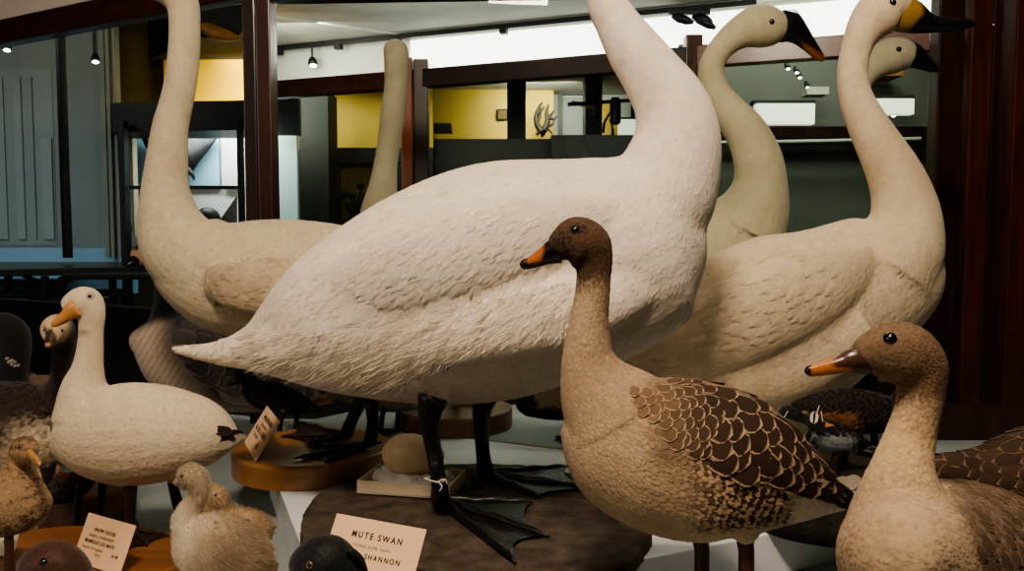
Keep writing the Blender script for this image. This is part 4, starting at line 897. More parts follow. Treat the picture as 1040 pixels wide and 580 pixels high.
# folded wing: small scapulars, coverts, long tertials and primaries
wp_ = [(640, 388), (660, 384), (690, 384), (735, 396), (775, 414), (800, 432), (822, 452), (800, 470), (742, 470), (700, 458), (668, 430)]
wps = [(628, 388), (655, 382), (704, 386), (722, 402), (724, 440), (716, 458), (690, 454), (664, 436), (642, 412)]
gs_ = hexgrid(wps, 7, 12, math.radians(32), .16); gs_ = gs_[np.argsort(-gs_[:, 0])]
w0 = placed(bg, gs_, lambda x, y: (.85, .52), lambda x, y: np.interp(x, [632, 720], [15, 27]), lambda x, y: np.interp(x, [632, 720], [6, 10]), .0028, lambda px, py: mixc(np.tile(lin((122, 96, 72)), (len(px), 1)), lin((64, 46, 34)), ss(640, 705, px)), lin((184, 158, 126)), .85, Y, prof=BLUNT, dome=.12)
g1 = hexgrid(wp_, 11, 22, math.radians(28), .12); g1 = g1[g1[:, 0] > 705]; g1 = g1[np.argsort(-g1[:, 0])]
WB = lambda px, py: mixc(np.tile(lin((112, 84, 60)), (len(px), 1)), lin((54, 38, 28)), ss(655, 720, px))
sz = lambda x, y: np.interp(x, [650, 720, 800], [26, 36, 48]); sw_ = lambda x, y: np.interp(x, [650, 720, 800], [10, 13.5, 15])
w1 = placed(bg, g1, lambda x, y: (.86, .5), sz, sw_, .0045, WB, lambda px, py: np.tile(lin((178, 152, 120)), (len(px), 1)), .9, Y, prof=BLUNT, dome=.12)
g2 = np.array([(738, 452), (752, 462), (768, 470), (748, 442), (764, 450), (780, 458), (770, 436), (788, 446), (802, 452), (792, 466), (806, 470), (786, 474)], float)
w2 = placed(bg, g2, lambda x, y: (.9, .44), 66, 13, .0065, lin((50, 36, 27)), lin((172, 146, 114)), .8, Y, prof=BLUNT, dome=.1)
g3 = np.array([(800, 455), (812, 462), (806, 474), (820, 474), (815, 484), (796, 482)], float)
w3 = placed(bg, g3, lambda x, y: (.92, .40), 82, 8, .008, lin((36, 27, 22)), lin((130, 106, 84)), .6, Y)
w1m = [];
def mirror_pack(p, Yc, b):
    out = []
    for V, Fc, U, a_, e_ in p:
        W_ = V.copy(); W_[:, 1] = 2*Yc-W_[:, 1]; out.append((W_, Fc[:, ::-1], U, a_, e_))
    return out
near = w3+w2+w1+w0; wing(bg, [near, mirror_pack(near, .952, bg)])
# white tail edge feathers
tl = placed(bg, np.array([(800, 505), (815, 503), (830, 500), (845, 498), (812, 512)], float), lambda x, y: (1, -.12), 48, 8, .002, lin((206, 194, 174)), lin((220, 210, 190)), .4, Y, conform=False)
link_mesh('tail', feather_mesh('tail', tl), feather_mat(), bg.root)
def bbcol(px, py):
    c = np.tile(lin((24, 20, 20)), (len(px), 1)); t = (px-529)/(561-529); mid = 271-t*20   # line along the gape
    return mixc(c, lin((166, 96, 52)), ss(534, 537, px)*ss(554, 549, px+.15*(py-255))*ss(1.5, -1.0, py-(268.5-.16*(px-530))))
bg.bill([(567, 254, 14), (560, 256.5, 12.2), (553, 260, 9.8), (545, 264, 7.6), (537, 267.5, 6), (531, 269, 5), (528, 269.8, 2)], Y, bbcol, .82, voxel=.0011)
bg.eye(584, 233, 4.6, mirrorY=.95)
for (x, yb, dY, tilt) in ((757, 560, .935, 0), (712, 556, 1.0, 0)):
    t0 = P(x, 535, dY); t1 = P(x+1, yb+12, dY); gz = np.array([t1[0]-.004, dY-.01, LOW+.012]); h = np.array([gz[0], gz[1], LOW+.001])
    bg.leg([t0, P(x, 552, dY), t1, gz], [.014, .010, .0095, .009], h, [h+[-.07, -.05, 0], h+[-.085, 0, 0], h+[-.07, .045, 0]], LOW+.001, .004, M_brownleg, hind=h+[.02, 0, .006])

# ---------------------------------------------------------------- right goose
Y = .68
rg = Bird('goose', (.36, .75, LOW), 'tan goose at the lower right corner facing left, breast cut by the frame', 'goose')
rg.loft([(912, 556, 6, .588), (914, 558, 40, .598), (918, 562, 66, .63), (930, 568, 82, .668), (952, 576, 93, .71), (985, 586, 98, .76), (1020, 596, 88, .82, .85), (1050, 600, 58, .88), (1075, 598, 24, .93), (1088, 596, 5, .955)], Y, .95)
rg.loft([(870, 364, 13), (880, 360, 20), (897, 358, 29), (918, 360, 33), (934, 374, 28), (936, 396, 24), (931, 420, 23), (924, 446, 25.5), (918, 472, 31, .673), (916, 498, 43, .668), (917, 526, 56, .668), (920, 552, 52, .675), (922, 576, 34, .69)], Y, .86)
def rgcol(px, py, V, n):
    c = np.tile(lin((178, 152, 122)), (len(px), 1)); c = mixc(c, lin((144, 112, 80)), np.clip(.4*vnoise(V, 55, 41)+.15, 0, .65))
    c = mixc(c, lin((206, 172, 128)), ss(400, 430, py)*ss(500, 450, py)*.6)
    hd = ss(412, 392, py+.15*(px-920)); c = mixc(c, lin((112, 89, 67)), hd); c = mixc(c, lin((146, 114, 82)), hd*ss(362, 385, py)*.5*ss(.0, .5, vnoise(V, 80, 4)))
    bk = ss(946, 966, px-.42*(py-485))*ss(470, 482, py); return mixc(c, lin((88, 66, 48)), bk*.85)
rg.build(rgcol, .0024, 12, plumage_mat('goose_skin'))
rg.plumage([rg.coat(12000, .013, .0030, .0003, .0031, lambda px, py, c, n: ss(405, 430, py)*(c[:, 1] < .86), jit=.25, edge=.2, ecol=lambda px, py: np.tile(lin((206, 172, 128)), (len(px), 1)), sink=.0013, colvar=.07, dome=.2),
            rg.coat(6000, .009, .0016, .0004, .0019, lambda px, py, c, n: ss(425, 405, py), jit=.18, sink=.001, colvar=.11)])
def nrw(px, py, c, n): return ss(948, 962, px-.42*(py-485))*ss(474, 484, py)
wgf = rg.coat(900, .034, .0065, .0012, .0072, nrw, jit=.12, edge=.7, ecol=lambda px, py: np.tile(lin((150, 122, 94)), (len(px), 1)), colvar=.12, fcol=lambda px, py, c, n: np.tile(lin((92, 74, 58)), (len(px), 1)), dome=.1)
link_mesh('wing', feather_mesh('wing', [wgf]), feather_mat(), rg.root)
def rbill(px, py):
    c = np.tile(lin((30, 24, 22)), (len(px), 1)); og = ss(822, 826, px)*ss(852, 838, px-.2*(376-py))*ss(382, 379, py+.12*(px-850)) + ss(838, 846, px)*ss(868, 858, px)*ss(372, 374.5, py)*ss(379, 377, py)
    c = mixc(c, lin((178, 108, 52)), np.clip(og, 0, 1)); return mixc(c, lin((92, 62, 48)), ss(845, 855, px)*ss(374, 368, py)*.6)
rg.bill([(882, 366, 15), (872, 366, 14.5), (864, 367, 13), (854, 370, 9.5), (842, 373, 8), (830, 375.5, 7), (821, 377, 5.5), (817, 378, 2)], Y, rbill, .85, voxel=.001)
rg.eye(904, 343.5, 7.2, mirrorY=Y)
for x, Yl in ((.37, .74), (.44, .80)): rg.simple_leg(x, Yl, 1.03, LOW+.001, .010, M_brownleg, -1, .08)

# ---------------------------------------------------------------- goose at the right edge, only its barred back in view
Y = 1.08
eg_ = Bird('goose', (.75, 1.12, LOW), 'dark brown goose at the right edge, only its scalloped wing in view', 'goose')
eg_.loft([(1230, 470, 10), (1200, 480, 50), (1150, 490, 68), (1090, 493, 70), (1040, 492, 58), (990, 488, 34), (950, 476, 15, 1.13), (930, 470, 5, 1.14)], 1.13, .75)
eg_.loft([(1225, 255, 16), (1210, 248, 24), (1197, 262, 18), (1194, 320, 19), (1195, 390, 32), (1190, 460, 45)], 1.13, .85)
eg_.build(lambda px, py, V, n: np.tile(lin((66, 48, 38)), (len(px), 1)), .003, 5, plumage_mat('goose_skin'))
g1 = hexgrid([(945, 455), (1000, 438), (1100, 425), (1100, 520), (1000, 520), (960, 495)], 20, 15, math.radians(172)); g1 = g1[np.argsort(g1[:, 0])]
near = placed(eg_, g1, lambda x, y: (-.97, .05), 46, 10.5, .003, lin((66, 48, 36)), lin((140, 114, 90)), .7, 1.12); wing(eg_, [near, mirror_pack(near, 1.13, eg_)])
eg_.bill([(1232, 256, 12), (1245, 260, 8), (1262, 266, 4)], 1.13, lambda px, py: np.tile(lin((150, 80, 40)), (len(px), 1))); eg_.eye(1216, 244, 4, mirrorY=1.13)
for x, Yl in ((.82, 1.09), (.88, 1.17)): eg_.simple_leg(x, Yl, .98, LOW+.001, .010, M_brownleg, 1, .08)

# ---------------------------------------------------------------- snow goose
Y = 1.27
sg2 = Bird('snow_goose', (-.6, 1.27, BOARD), 'small white goose at the left with orange bill, behind its SNOW GOOSE card', 'goose')
sg2.loft([(54, 440, 6), (64, 442, 26), (86, 441, 42), (125, 441, 53), (165, 440, 50), (198, 440, 40), (220, 442, 29), (234, 444, 16), (242, 445, 5)], Y, .85)
sg2.loft([(68, 314, 10), (76, 310, 14.5), (87, 308, 17), (93, 318, 13.5), (92.5, 335, 12.2), (91.5, 355, 13), (89, 375, 16), (86, 395, 24), (90, 420, 36)], Y, .9)
sg2.ball(131, 488, 1.245, 9); sg2.ball(178, 484, 1.31, 9)
def sgcol(px, py, V, n):
    c = np.tile(lin((214, 196, 168)), (len(px), 1)); c = mixc(c, lin((184, 158, 124)), np.clip(.3*vnoise(V, 40, 51), 0, .5)+.2*ss(440, 490, py))
    c = mixc(c, lin((78, 58, 42)), np.exp(-((px-92)**2+(py-301)**2)/16)*.75+np.exp(-((px-84)**2/60+(py-338)**2/14))*.5)
    return c
sg2.build(sgcol, .0032, 5, plumage_mat('white_skin'))
sg2.plumage([sg2.coat(6000, .022, .0046, .0003, .0046, lambda px, py, c, n: ss(345, 400, py), jit=.35, droop=.05, sink=.002)])
tl = placed(sg2, np.array([(215, 436), (222, 440), (218, 446), (226, 446), (230, 440)], float), lambda x, y: (1, .1), 22, 5, .002, lin((40, 32, 28)), lin((60, 50, 44)), .4, Y, conform=False)
tl += placed(sg2, np.array([(222, 452), (214, 456), (226, 450)], float), lambda x, y: (1, .0), 24, 5, .003, lin((206, 190, 166)), lin((206, 190, 166)), .2, Y, conform=False)
link_mesh('tail', feather_mesh('tail', tl), feather_mat(), sg2.root)
sg2.bill([(80, 312, 10), (74, 315, 9), (67, 321, 6.5), (60, 326, 5), (55, 329, 3.6), (52, 330.5, 1.5)], Y-.015, lambda px, py: mixc(np.tile(lin((206, 146, 86)), (len(px), 1)), lin((104, 68, 44)), .6*np.exp(-((py-(329-.35*(px-54)+3))/2.0)**2)*ss(58, 64, px)), .8)
sg2.eye(91, 301, 2.0)
h = PZ(134, 541, BOARD); sg2.leg([P(131, 485, 1.245), P(133, 505, 1.245), P(132, 525, 1.25), h+[0, 0, .01]], [.014, .0085, .008, .011], h, floor_pts(BOARD, (128, 562), (150, 556), (172, 546)), BOARD+.001, .004, M_darkleg)
h = PZ(184, 528, BOARD); h[2] = BOARD; sg2.leg([P(178, 480, 1.31), P(177, 497, 1.31), h+[0, 0, .01]], [.014, .0085, .010], h, [h+[.03, -.07, 0], h+[.07, -.04, 0], h+[.08, 0, 0]], BOARD+.001, .004, M_darkleg)

# ---------------------------------------------------------------- white fronted goose behind it
Y = 1.46
wf = Bird('goose', (-.85, 1.46, BOARD+.004), 'dark brown goose behind the snow goose, pale face turned to the viewer', 'goose')
wf.loft([(84, 425, 8), (74, 428, 28), (45, 436, 46), (5, 440, 54), (-40, 440, 46), (-80, 436, 24), (-105, 432, 5)], Y, .85)
wf.loft([(52, 342, 8, 1.37), (54, 337, 12, 1.395), (57, 334, 15.5, 1.43), (61, 338, 15.5, 1.45), (65, 352, 12.5), (67, 370, 13.5), (66, 390, 18), (58, 412, 30)], Y, .92)
wf.ball(48, 475, 1.44, 14, (1, 1, 1.2))
def wfcol(px, py, V, n):
    c = np.tile(lin((42, 31, 26)), (len(px), 1)); c = mixc(c, lin((66, 50, 40)), np.clip(.5*vnoise(V, 60, 61), 0, .6))
    b_ = ss(408, 446, py+4*vnoise(V, 30, 7))*ss(-2, 34, px+6*vnoise(V, 25, 9))*ss(66, 50, px); c = mixc(c, lin((208, 188, 160)), b_*.95)
    c = mixc(c, lin((196, 170, 138)), ss(444, 465, py)*.8)
    f = ss(1.45, 1.41, V[:, 1])*ss(356, 346, py); c = mixc(c, lin((206, 178, 142)), f)
    return mixc(c, lin((40, 28, 22)), f*np.clip(np.exp(-((px-51)/3.0)**2)*ss(330, 336, py)+.9*np.exp(-((px-46-.3*(py-335))/1.8)**2)*ss(328, 334, py), 0, 1))
wf.build(wfcol, .0032, 4, plumage_mat('goose_skin'))
wf.plumage([wf.coat(5000, .024, .0048, .0008, .0052, lambda px, py, c, n: ss(385, 410, py), jit=.3, edge=.25, ecol=lambda px, py: np.tile(lin((110, 90, 72)), (len(px), 1)), sink=.002, colvar=.12)])
wf.bill([(52, 341, 7, 1.385), (51, 344, 6.5, 1.365), (50, 347, 5.5, 1.34), (49, 350, 4, 1.315), (49, 351, 1.5, 1.305)], Y, lambda px, py: mixc(np.tile(lin((64, 42, 36)), (len(px), 1)), lin((214, 160, 132)), ss(347, 350, py)), .75)
wf.eye(45.5, 335, 2.0); wf.eye(63, 336, 2.0)
for px, Yl in ((50, 1.42), (20, 1.48)):
    h = np.array([P(px, 500, Yl)[0], Yl, BOARD+.004]); wf.leg([P(px-2, 470, Yl), P(px, 492, Yl), h+[0, 0, .01]], [.014, .008, .010], h, [h+[-.02, -.075, 0], h+[.03, -.075, 0], h+[.065, -.045, 0]], BOARD+.005, .004, M_darkleg)

# ---------------------------------------------------------------- black brent goose at the left edge
Y = 1.62
br = Bird('brent_goose', (-1.02, 1.62, LOW), 'black goose at the far left edge with a small white neck mark', 'goose')
br.loft([(-25, 396, 10), (-15, 402, 32), (8, 412, 44), (35, 410, 34), (52, 404, 24), (74, 402, 12), (84, 402, 3)], Y+.03, .8)
br.loft([(-14, 340, 10), (-6, 336, 15), (4, 334, 17), (12, 343, 18), (13, 360, 17), (10, 378, 18), (4, 398, 26)], Y, .9)
def brcol(px, py, V, n):
    c = np.tile(lin((24, 21, 22)), (len(px), 1)); mk = np.min([np.hypot(px-x, (py-y)*1.2) for x, y in ((7, 364), (9, 367.5), (12, 370), (15, 371.5), (18.5, 371), (15, 367.5), (12, 366))], axis=0)
    c = mixc(c, lin((205, 196, 182)), ss(2.0, 1.0, mk)*(V[:, 1] < Y)*.8)
    return mixc(c, lin((104, 82, 64)), ss(26, 34, px)*ss(372, 380, py))
br.build(brcol, .0028, 4, plumage_mat('goose_skin'))
br.plumage([br.coat(900, .03, .009, .002, .012, lambda px, py, c, n: ss(385, 400, py), jit=.3, edge=.3, ecol=lambda px, py: np.tile(lin((70, 58, 50)), (len(px), 1)), sink=.002)])
br.bill([(-14, 341, 9), (-22, 345, 6), (-30, 348, 3)], Y, lambda px, py: np.tile(BLACK, (len(px), 1))); br.eye(-6, 331, 2.2, mirrorY=Y)
for x, Yl in ((-1.0, 1.58), (-1.04, 1.68)): br.simple_leg(x, Yl, .98, LOW+.001, .009, M_darkleg, -1, .06)

# ---------------------------------------------------------------- barnacle goose under the left swan
Y = 1.98
bn = Bird('barnacle_goose', (-.78, 1.98, LOW), 'grey goose with barred wing and pale breast below the left swan', 'goose')
bn.loft([(134, 352, 6), (142, 350, 18), (160, 353, 34), (192, 364, 46), (232, 376, 44), (272, 390, 31), (304, 401, 15), (326, 406, 4)], Y, .8)
bn.loft([(139, 262, 8, 1.93), (145, 259, 12, 1.95), (154, 260, 13), (163, 270, 12), (168, 290, 12), (169, 312, 14), (168, 335, 21), (175, 352, 30)], Y, .9)
def bncol(px, py, V, n):
    c = np.tile(lin((70, 64, 66)), (len(px), 1)); br_ = ss(196, 168, px-.55*(py-350))*ss(318, 330, py); c = mixc(c, lin((196, 176, 156)), br_)
    c = mixc(c, lin((150, 132, 118)), br_*.5*(np.sin((px+.6*py)*.9) > .5))
    c = mixc(c, lin((172, 152, 134)), ss(400, 414, py-.22*(px-220)))
    c = mixc(c, lin((20, 18, 18)), ss(330, 316, py+.5*(px-165))); return mixc(c, lin((186, 150, 122)), ss(151, 145, px)*ss(275, 268, py)*ss(252, 257, py))
bn.build(bncol, .0034, 4, plumage_mat('goose_skin'))
g1 = hexgrid([(154, 328), (200, 320), (260, 345), (300, 380), (290, 398), (245, 392), (205, 384), (176, 360)], 11, 12.5, math.radians(30)); g1 = g1[np.argsort(-g1[:, 0])]
near = placed(bn, g1, lambda x, y: (.8, .5), lambda x, y: np.interp(x, [150, 290], [32, 56]), 10, .006, lambda px, py: mixc(np.tile(lin((92, 85, 86)), (len(px), 1)), lin((168, 156, 152)), np.clip(RNG.random(len(px)), 0, 1)*.6), lin((176, 164, 152)), .85, Y, sink=.004, prof=BLUNT, dome=.1)
wing(bn, [near, mirror_pack(near, Y, bn)])
g1 = hexgrid([(205, 386), (245, 394), (290, 402), (300, 414), (250, 418), (205, 405)], 16, 12, math.radians(20))
pk = placed(bn, g1, lambda x, y: (.95, .25), 42, 10, .004, lin((160, 148, 142)), lin((216, 200, 184)), .8, Y, prof=BLUNT, dome=.1); link_mesh('flank_feathers', feather_mesh('flank_feathers', pk), feather_mat(), bn.root)
bn.bill([(139, 263, 6, 1.94), (133, 267, 4.5, 1.92), (127, 270, 2.5, 1.91)], Y, lambda px, py: np.tile(BLACK, (len(px), 1))); bn.eye(146, 256, 1.8)
for x, Yl in ((-.82, 1.93), (-.77, 2.03)): bn.simple_leg(x, Yl, .98, LOW+.001, .009, M_darkleg, -1, .06)

# ---------------------------------------------------------------- small ducks
def duck(name, label, Y, trunk, neck, colfn, base, bill=None, bcol=None, eye=None, iris=None, legs=(), legm=None, z=LOW, voxel=.0025, coat=900, fl=.02, fw=.006, edge=.3, ecol=(150, 124, 98), group=None, ratio=.8, eyefar=True, rough=.3):
    b = Bird(name, base, label, 'duck', group); b.loft(trunk, Y, ratio); b.loft(neck, Y, .88)
    b.build(colfn, voxel, 5, plumage_mat('goose_skin') if fl > .0085 else plumage_mat('silky_head', 300, .3, mott=.12, rough=.55))
    if coat: b.plumage([b.coat(coat*5, fl, fw, fl*(.04 if fl > .0085 else .012), fw*.9, None, jit=.22, edge=edge, ecol=lambda px, py: np.tile(lin(ecol), (len(px), 1)), sink=.0012, colvar=.1)])
    if bill: b.bill(bill, Y, bcol, .75, rough=rough)
    if eye: b.eye(*eye, iris, None, Y if eyefar else None)
    for x, Yl, zt, dx in legs: b.simple_leg(x, Yl, zt, z+.001, .006, legm or M_darkleg, dx, .045)
    return b
# mallard hen
Y = 1.06
def mlcol(px, py, V, n):
    c = np.tile(lin((152, 124, 94)), (len(px), 1)); s_ = vnoise(V, 260, 71); c = mixc(c, lin((70, 48, 32)), ss(.05, .5, s_)*.8)
    hd = ss(482, 472, py); c = mixc(c, lin((164, 130, 92)), hd*.8); return mixc(c, lin((64, 44, 32)), hd*np.clip(ss(456, 447, py)+np.exp(-((py-456-.15*(px-22))/2.2)**2), 0, 1)*.8)
ml = duck('mallard', 'mottled brown duck at the left edge with an orange bill, standing on the oval board', Y, [(46, 500, 6), (40, 504, 20), (24, 509, 31), (-4, 511, 35), (-38, 508, 28), (-66, 500, 10), (-80, 496, 3)], [(32, 461, 7, 1.03), (27, 457, 13, 1.045), (23, 458, 14), (20, 470, 11.5), (22, 484, 16), (24, 500, 24)], mlcol, (-.62, 1.06, BOARD),
    [(29, 459, 5.4, 1.035), (32, 462.5, 4.4, 1.022), (36, 466.5, 3.7, 1.01), (39, 470, 3.3, 1.0), (41, 472.5, 1.2, .995)], lambda px, py: mixc(np.tile(lin((182, 134, 82)), (len(px), 1)), lin((112, 76, 48)), .5*ss(.2, .8, vnoise(np.stack([px, py, px*0], 1), .5, 2))), (20.5, 454, 2.8), None, (), None, BOARD, .0026, 1500, .012, .0036, .6, (196, 158, 112), eyefar=False)
for px, Yl in ((8, 1.05), (-14, 1.09)):
    h = np.array([P(px, 540, Yl)[0], Yl, BOARD]); ml.leg([P(px, 530, Yl), P(px+1, 545, Yl), h+[0, 0, .008]], [.008, .0055, .007], h, [h+[.0, -.055, 0], h+[.03, -.045, 0], h+[.05, -.02, 0]], BOARD+.001, .003, M_brownleg)
# brown head at the bottom
Y = .76
duck('brown_duck', 'chestnut brown duck head rising at the bottom edge beside the SNOW GOOSE card', Y, [(10, 668, 8), (20, 668, 36), (58, 672, 58), (110, 676, 56), (150, 674, 26), (172, 668, 6)], [(26, 586, 12), (36, 578, 22), (52, 578, 30), (64, 590, 30), (62, 620, 27), (56, 650, 38)], lambda px, py, V, n: mixc(np.tile(lin((72, 42, 27)), (len(px), 1)), lin((46, 28, 20)), np.clip(.4+.5*vnoise(V, 90, 3), 0, 1)), (-.42, .76, LOW),
     [(30, 586, 12), (22, 592, 10), (12, 600, 7), (4, 604, 3)], lambda px, py: np.tile(lin((60, 50, 46)), (len(px), 1)), (44, 571, 4.4), None, [(-.42, .74, .93, -1), (-.39, .79, .93, -1)], None, LOW, .0022, 1600, .008, .0011, 0, (0, 0, 0))
# black duck at the bottom
def bdcol(px, py, V, n):
    c = np.tile(lin((9, 8, 8)), (len(px), 1)); return mixc(c, lin((214, 200, 184)), ss(2.6, 1.4, np.abs(px-(366+.32*(py-570))))*ss(568, 571, py)*ss(590, 584, py))
bd = duck('black_duck', 'glossy black duck head with a yellow eye at the bottom before the MUTE SWAN card', Y, [(290, 668, 8), (300, 668, 34), (340, 672, 54), (392, 676, 54), (436, 672, 26), (456, 668, 6)], [(304, 588, 14), (314, 579, 27), (330, 578, 36), (342, 590, 29), (347, 612, 27), (346, 648, 38)], bdcol, (-.16, .76, LOW),
     [(308, 592, 14), (298, 598, 11), (286, 606, 8), (276, 610, 3)], lambda px, py: np.tile(lin((40, 40, 46)), (len(px), 1)), (315, 574, 4.2), (126, 98, 52), [(-.16, .74, .93, -1), (-.13, .79, .93, -1)], None, LOW, .0022, 1600, .008, .0011, 0, (0, 0, 0))
cr = [(P(354, 562+2*j, Y+.006*j), P(366, 572+2.5*j, Y+.006*j), P(371-j, 586+3*j, Y+.008*j)) for j in range(-2, 3)]
link_mesh('crest', mesh_from('crest', *join([tube(p, [.004, .003, .001], 8) for p in cr])), mat('black_crest', (16, 14, 14), .6, .2), bd.root)
# eider behind the legs
Y = 1.82
duck('eider', 'dark duck with a pale grey back, half hidden by the front tan goose', Y, [(524, 412, 4), (532, 410, 13), (556, 405, 22), (590, 400, 27), (625, 400, 24), (655, 402, 10), (666, 402, 3)], [(545, 384, 7), (553, 379, 10), (562, 380, 10), (569, 390, 10), (580, 400, 16)], lambda px, py, V, n: mixc(mixc(np.tile(lin((20, 18, 17)), (len(px), 1)), lin((128, 114, 94)), ss(535, 545, px)*ss(418, 410, py)*ss(388, 392, py)), lin((20, 18, 17)), ss(392, 388, py)), (.14, 1.82, BLK),
     [(548, 386, 5.5), (541, 389, 4), (534, 391, 2)], lambda px, py: np.tile(lin((60, 56, 50)), (len(px), 1)), (555, 377, 1.5), None, [(.14, 1.80, .985, -1), (.19, 1.84, .985, -1)], None, BLK, .003, 250, .02, .007)
# two small ducks far back under the swan tail
Y = 1.78
duck('black_duck', 'small black duck far back under the tail of the mute swan', Y, [(246, 398, 3), (254, 399, 10), (272, 402, 16), (296, 408, 13), (316, 414, 6), (326, 417, 2)], [(240, 384, 6), (246, 381, 8), (252, 385, 8), (258, 396, 11)], const(lin((22, 19, 18))), (-.5, 1.78, BLK),
     [(242, 386, 5), (236, 389, 3.5), (230, 391, 1.5)], lambda px, py: np.tile(lin((40, 34, 30)), (len(px), 1)), (244, 380, 1.4), None, [(-.515, 1.76, .98, -1), (-.49, 1.80, .98, -1)], None, BLK, .003, 200, .02, .007)
Y = 1.84
duck('grey_duck', 'small grey duck with an orange bill far back beneath the mute swan tail', Y, [(352, 400, 4), (362, 399, 14), (385, 398, 20), (415, 400, 18), (440, 404, 8), (450, 406, 2)], [(334, 402, 6), (341, 398, 9), (349, 397, 10), (357, 399, 11), (366, 401, 13)], const(lin((110, 104, 94))), (-.28, 1.84, BLK),
     [(336, 403, 6), (328, 406, 5), (320, 409, 3), (315, 410, 1.2)], lambda px, py: mixc(np.tile(lin((196, 128, 56)), (len(px), 1)), lin((40, 30, 24)), ss(331, 335, px)*0), (341, 395, 1.6), None, [(-.3, 1.82, .98, -1), (-.27, 1.87, .98, -1)], None, BLK, .003, 200, .02, .007)
# reddish black duck lying below the white fronted goose
Y = 1.36
duck('dark_duck', 'reddish black duck crouching before the dark round base left of the snow goose', 1.37, [(52, 500, 3), (58, 499, 9), (70, 495, 14), (82, 490, 13), (92, 486, 7), (98, 484, 2)], [(56, 489, 5), (61, 486, 7), (66, 489, 7), (70, 494, 9)], lambda px, py, V, n: mixc(np.tile(lin((24, 18, 16)), (len(px), 1)), lin((78, 34, 22)), ss(490, 484, py)*.8), (-.75, 1.37, LOW),
     [(57, 490, 4), (52, 493, 3), (48, 495, 1.2)], lambda px, py: np.tile(lin((60, 50, 44)), (len(px), 1)), (60, 485, 1.3), None, [(-.75, 1.36, .94, -1), (-.725, 1.39, .94, -1)], None, LOW, .0024, 200, .014, .005)
# shelducks at the right, behind the tan geese
Y = 1.32
def shcol(px, py, V, n):
    c = np.tile(lin((22, 17, 15)), (len(px), 1)); c = mixc(c, lin((128, 86, 54)), ss(416, 424, py)*ss(828, 842, px)*ss(885, 870, px)); c = mixc(c, lin((170, 150, 124)), ss(418, 422, py)*ss(832, 826, px)); return mixc(c, lin((40, 30, 24)), .8*np.exp(-((px-850)/9)**2-((py-434)/5)**2))
duck('shelduck', 'small duck with black back and chestnut side between the two tan geese', Y, [(918, 424, 5), (908, 422, 16), (886, 419, 22), (858, 417, 23), (834, 415, 18), (814, 413, 9), (804, 412, 3)], [(934, 402, 7), (927, 398, 10), (919, 400, 10), (914, 408, 11), (906, 416, 14)], shcol, (.56, 1.32, 1.005),
     [(932, 403, 6), (939, 407, 4.5), (946, 409, 2)], lambda px, py: np.tile(lin((150, 60, 40)), (len(px), 1)), (928, 396, 1.6), None, [(.57, 1.30, 1.05, 1), (.61, 1.34, 1.05, 1)], None, 1.005, .0026, 300, .016, .005)
Y = 1.20
duck('black_duck', 'small black headed duck with an orange bill and a hanging olive tag', Y, [(800, 430, 5), (808, 432, 12), (830, 440, 17), (856, 446, 13), (878, 450, 5), (886, 451, 2)], [(794, 425, 7), (800, 421, 9.5), (806, 424, 9.5), (811, 432, 10)], lambda px, py, V, n: mixc(np.tile(lin((18, 16, 16)), (len(px), 1)), lin((130, 134, 134)), ss(438, 444, py)*ss(818, 828, px)*ss(868, 856, px)), (.48, 1.2, .995),
     [(797, 426, 6), (791, 427, 5.5), (786, 428, 4), (783, 428, 1.5)], lambda px, py: np.tile(lin((210, 126, 58)), (len(px), 1)), (800, 418, 1.6), None, [(.485, 1.20, 1.04, -1), (.51, 1.225, 1.04, -1)], None, .999, .0024, 250, .014, .005, .1)
V = []; Fc = []; n_ = 64; prof = [(0, 1.0), (.03, 1.02), (.06, .98), (.082, .9), (.097, .78), (.1005, .62), (.1005, .4), (.1005, .15)]
for z, q in prof: V += [(.535+.165*q*math.cos(2*math.pi*i/n_)*(1+.04*math.sin(5*i*2*math.pi/n_)), 1.285+.12*q*math.sin(2*math.pi*i/n_)*(1+.05*math.sin(3*i*2*math.pi/n_+1)), BLK+.0006+z) for i in range(n_)]
Fc = [tuple(range(n_-1, -1, -1)), tuple((len(prof)-1)*n_+i for i in range(n_))]
for k in range(len(prof)-1): Fc += [(k*n_+i, k*n_+(i+1) % n_, (k+1)*n_+(i+1) % n_, (k+1)*n_+i) for i in range(n_)]
mo = link_mesh('mossy_mound', mesh_from('mossy_mound', V, Fc), mat('mossy_earth', (40, 35, 25), .95, .4, 40, .9, 120), None, True, (.535, 1.285, BLK)); tag(mo, 'dark mossy mound behind the wing tip of the front tan goose', 'mound')
def hang_tag(name, pix, Y, m, hole, label, string_to):
    n = len(pix); V = [P(x, y, Y+dy) for dy in (0, .0012) for x, y in pix]; Fc = [tuple(range(n)), tuple(range(2*n-1, n-1, -1))]+[(i, i+n, (i+1) % n+n, (i+1) % n) for i in range(n)]
    o = empty(name, V[0], label, 'tag'); solid('tag_plate', (V, Fc), m, o, 0)
    hp = P(*hole, Y-.0006); link_mesh('eyelet', mesh_from('eyelet', *loft_w([hp, hp-[0, .0008, 0]], [.0018]*2, [.0018]*2, 12)), M_black, o)
    link_mesh('string', mesh_from('string', *tube([hp, (hp+P(*string_to, Y+.03))/2-[0, 0, .004], P(*string_to, Y+.03)], [.0005]*3, 6)), mat('white_string', (225, 218, 205)), o)
def rr(cx, cy, w, h, a, n=6, r=.8):
    out = []
    for k, (sx, sy) in enumerate(((1, 1), (-1, 1), (-1, -1), (1, -1))):
        for i in range(n+1):
            t = math.pi/2*(k+i/n); R_ = h*r; x = sx*(w-R_)+R_*math.cos(t); y = sy*(h-R_)+R_*math.sin(t); out.append((cx+x*math.cos(a)-y*math.sin(a), cy+x*math.sin(a)+y*math.cos(a)))
    return out
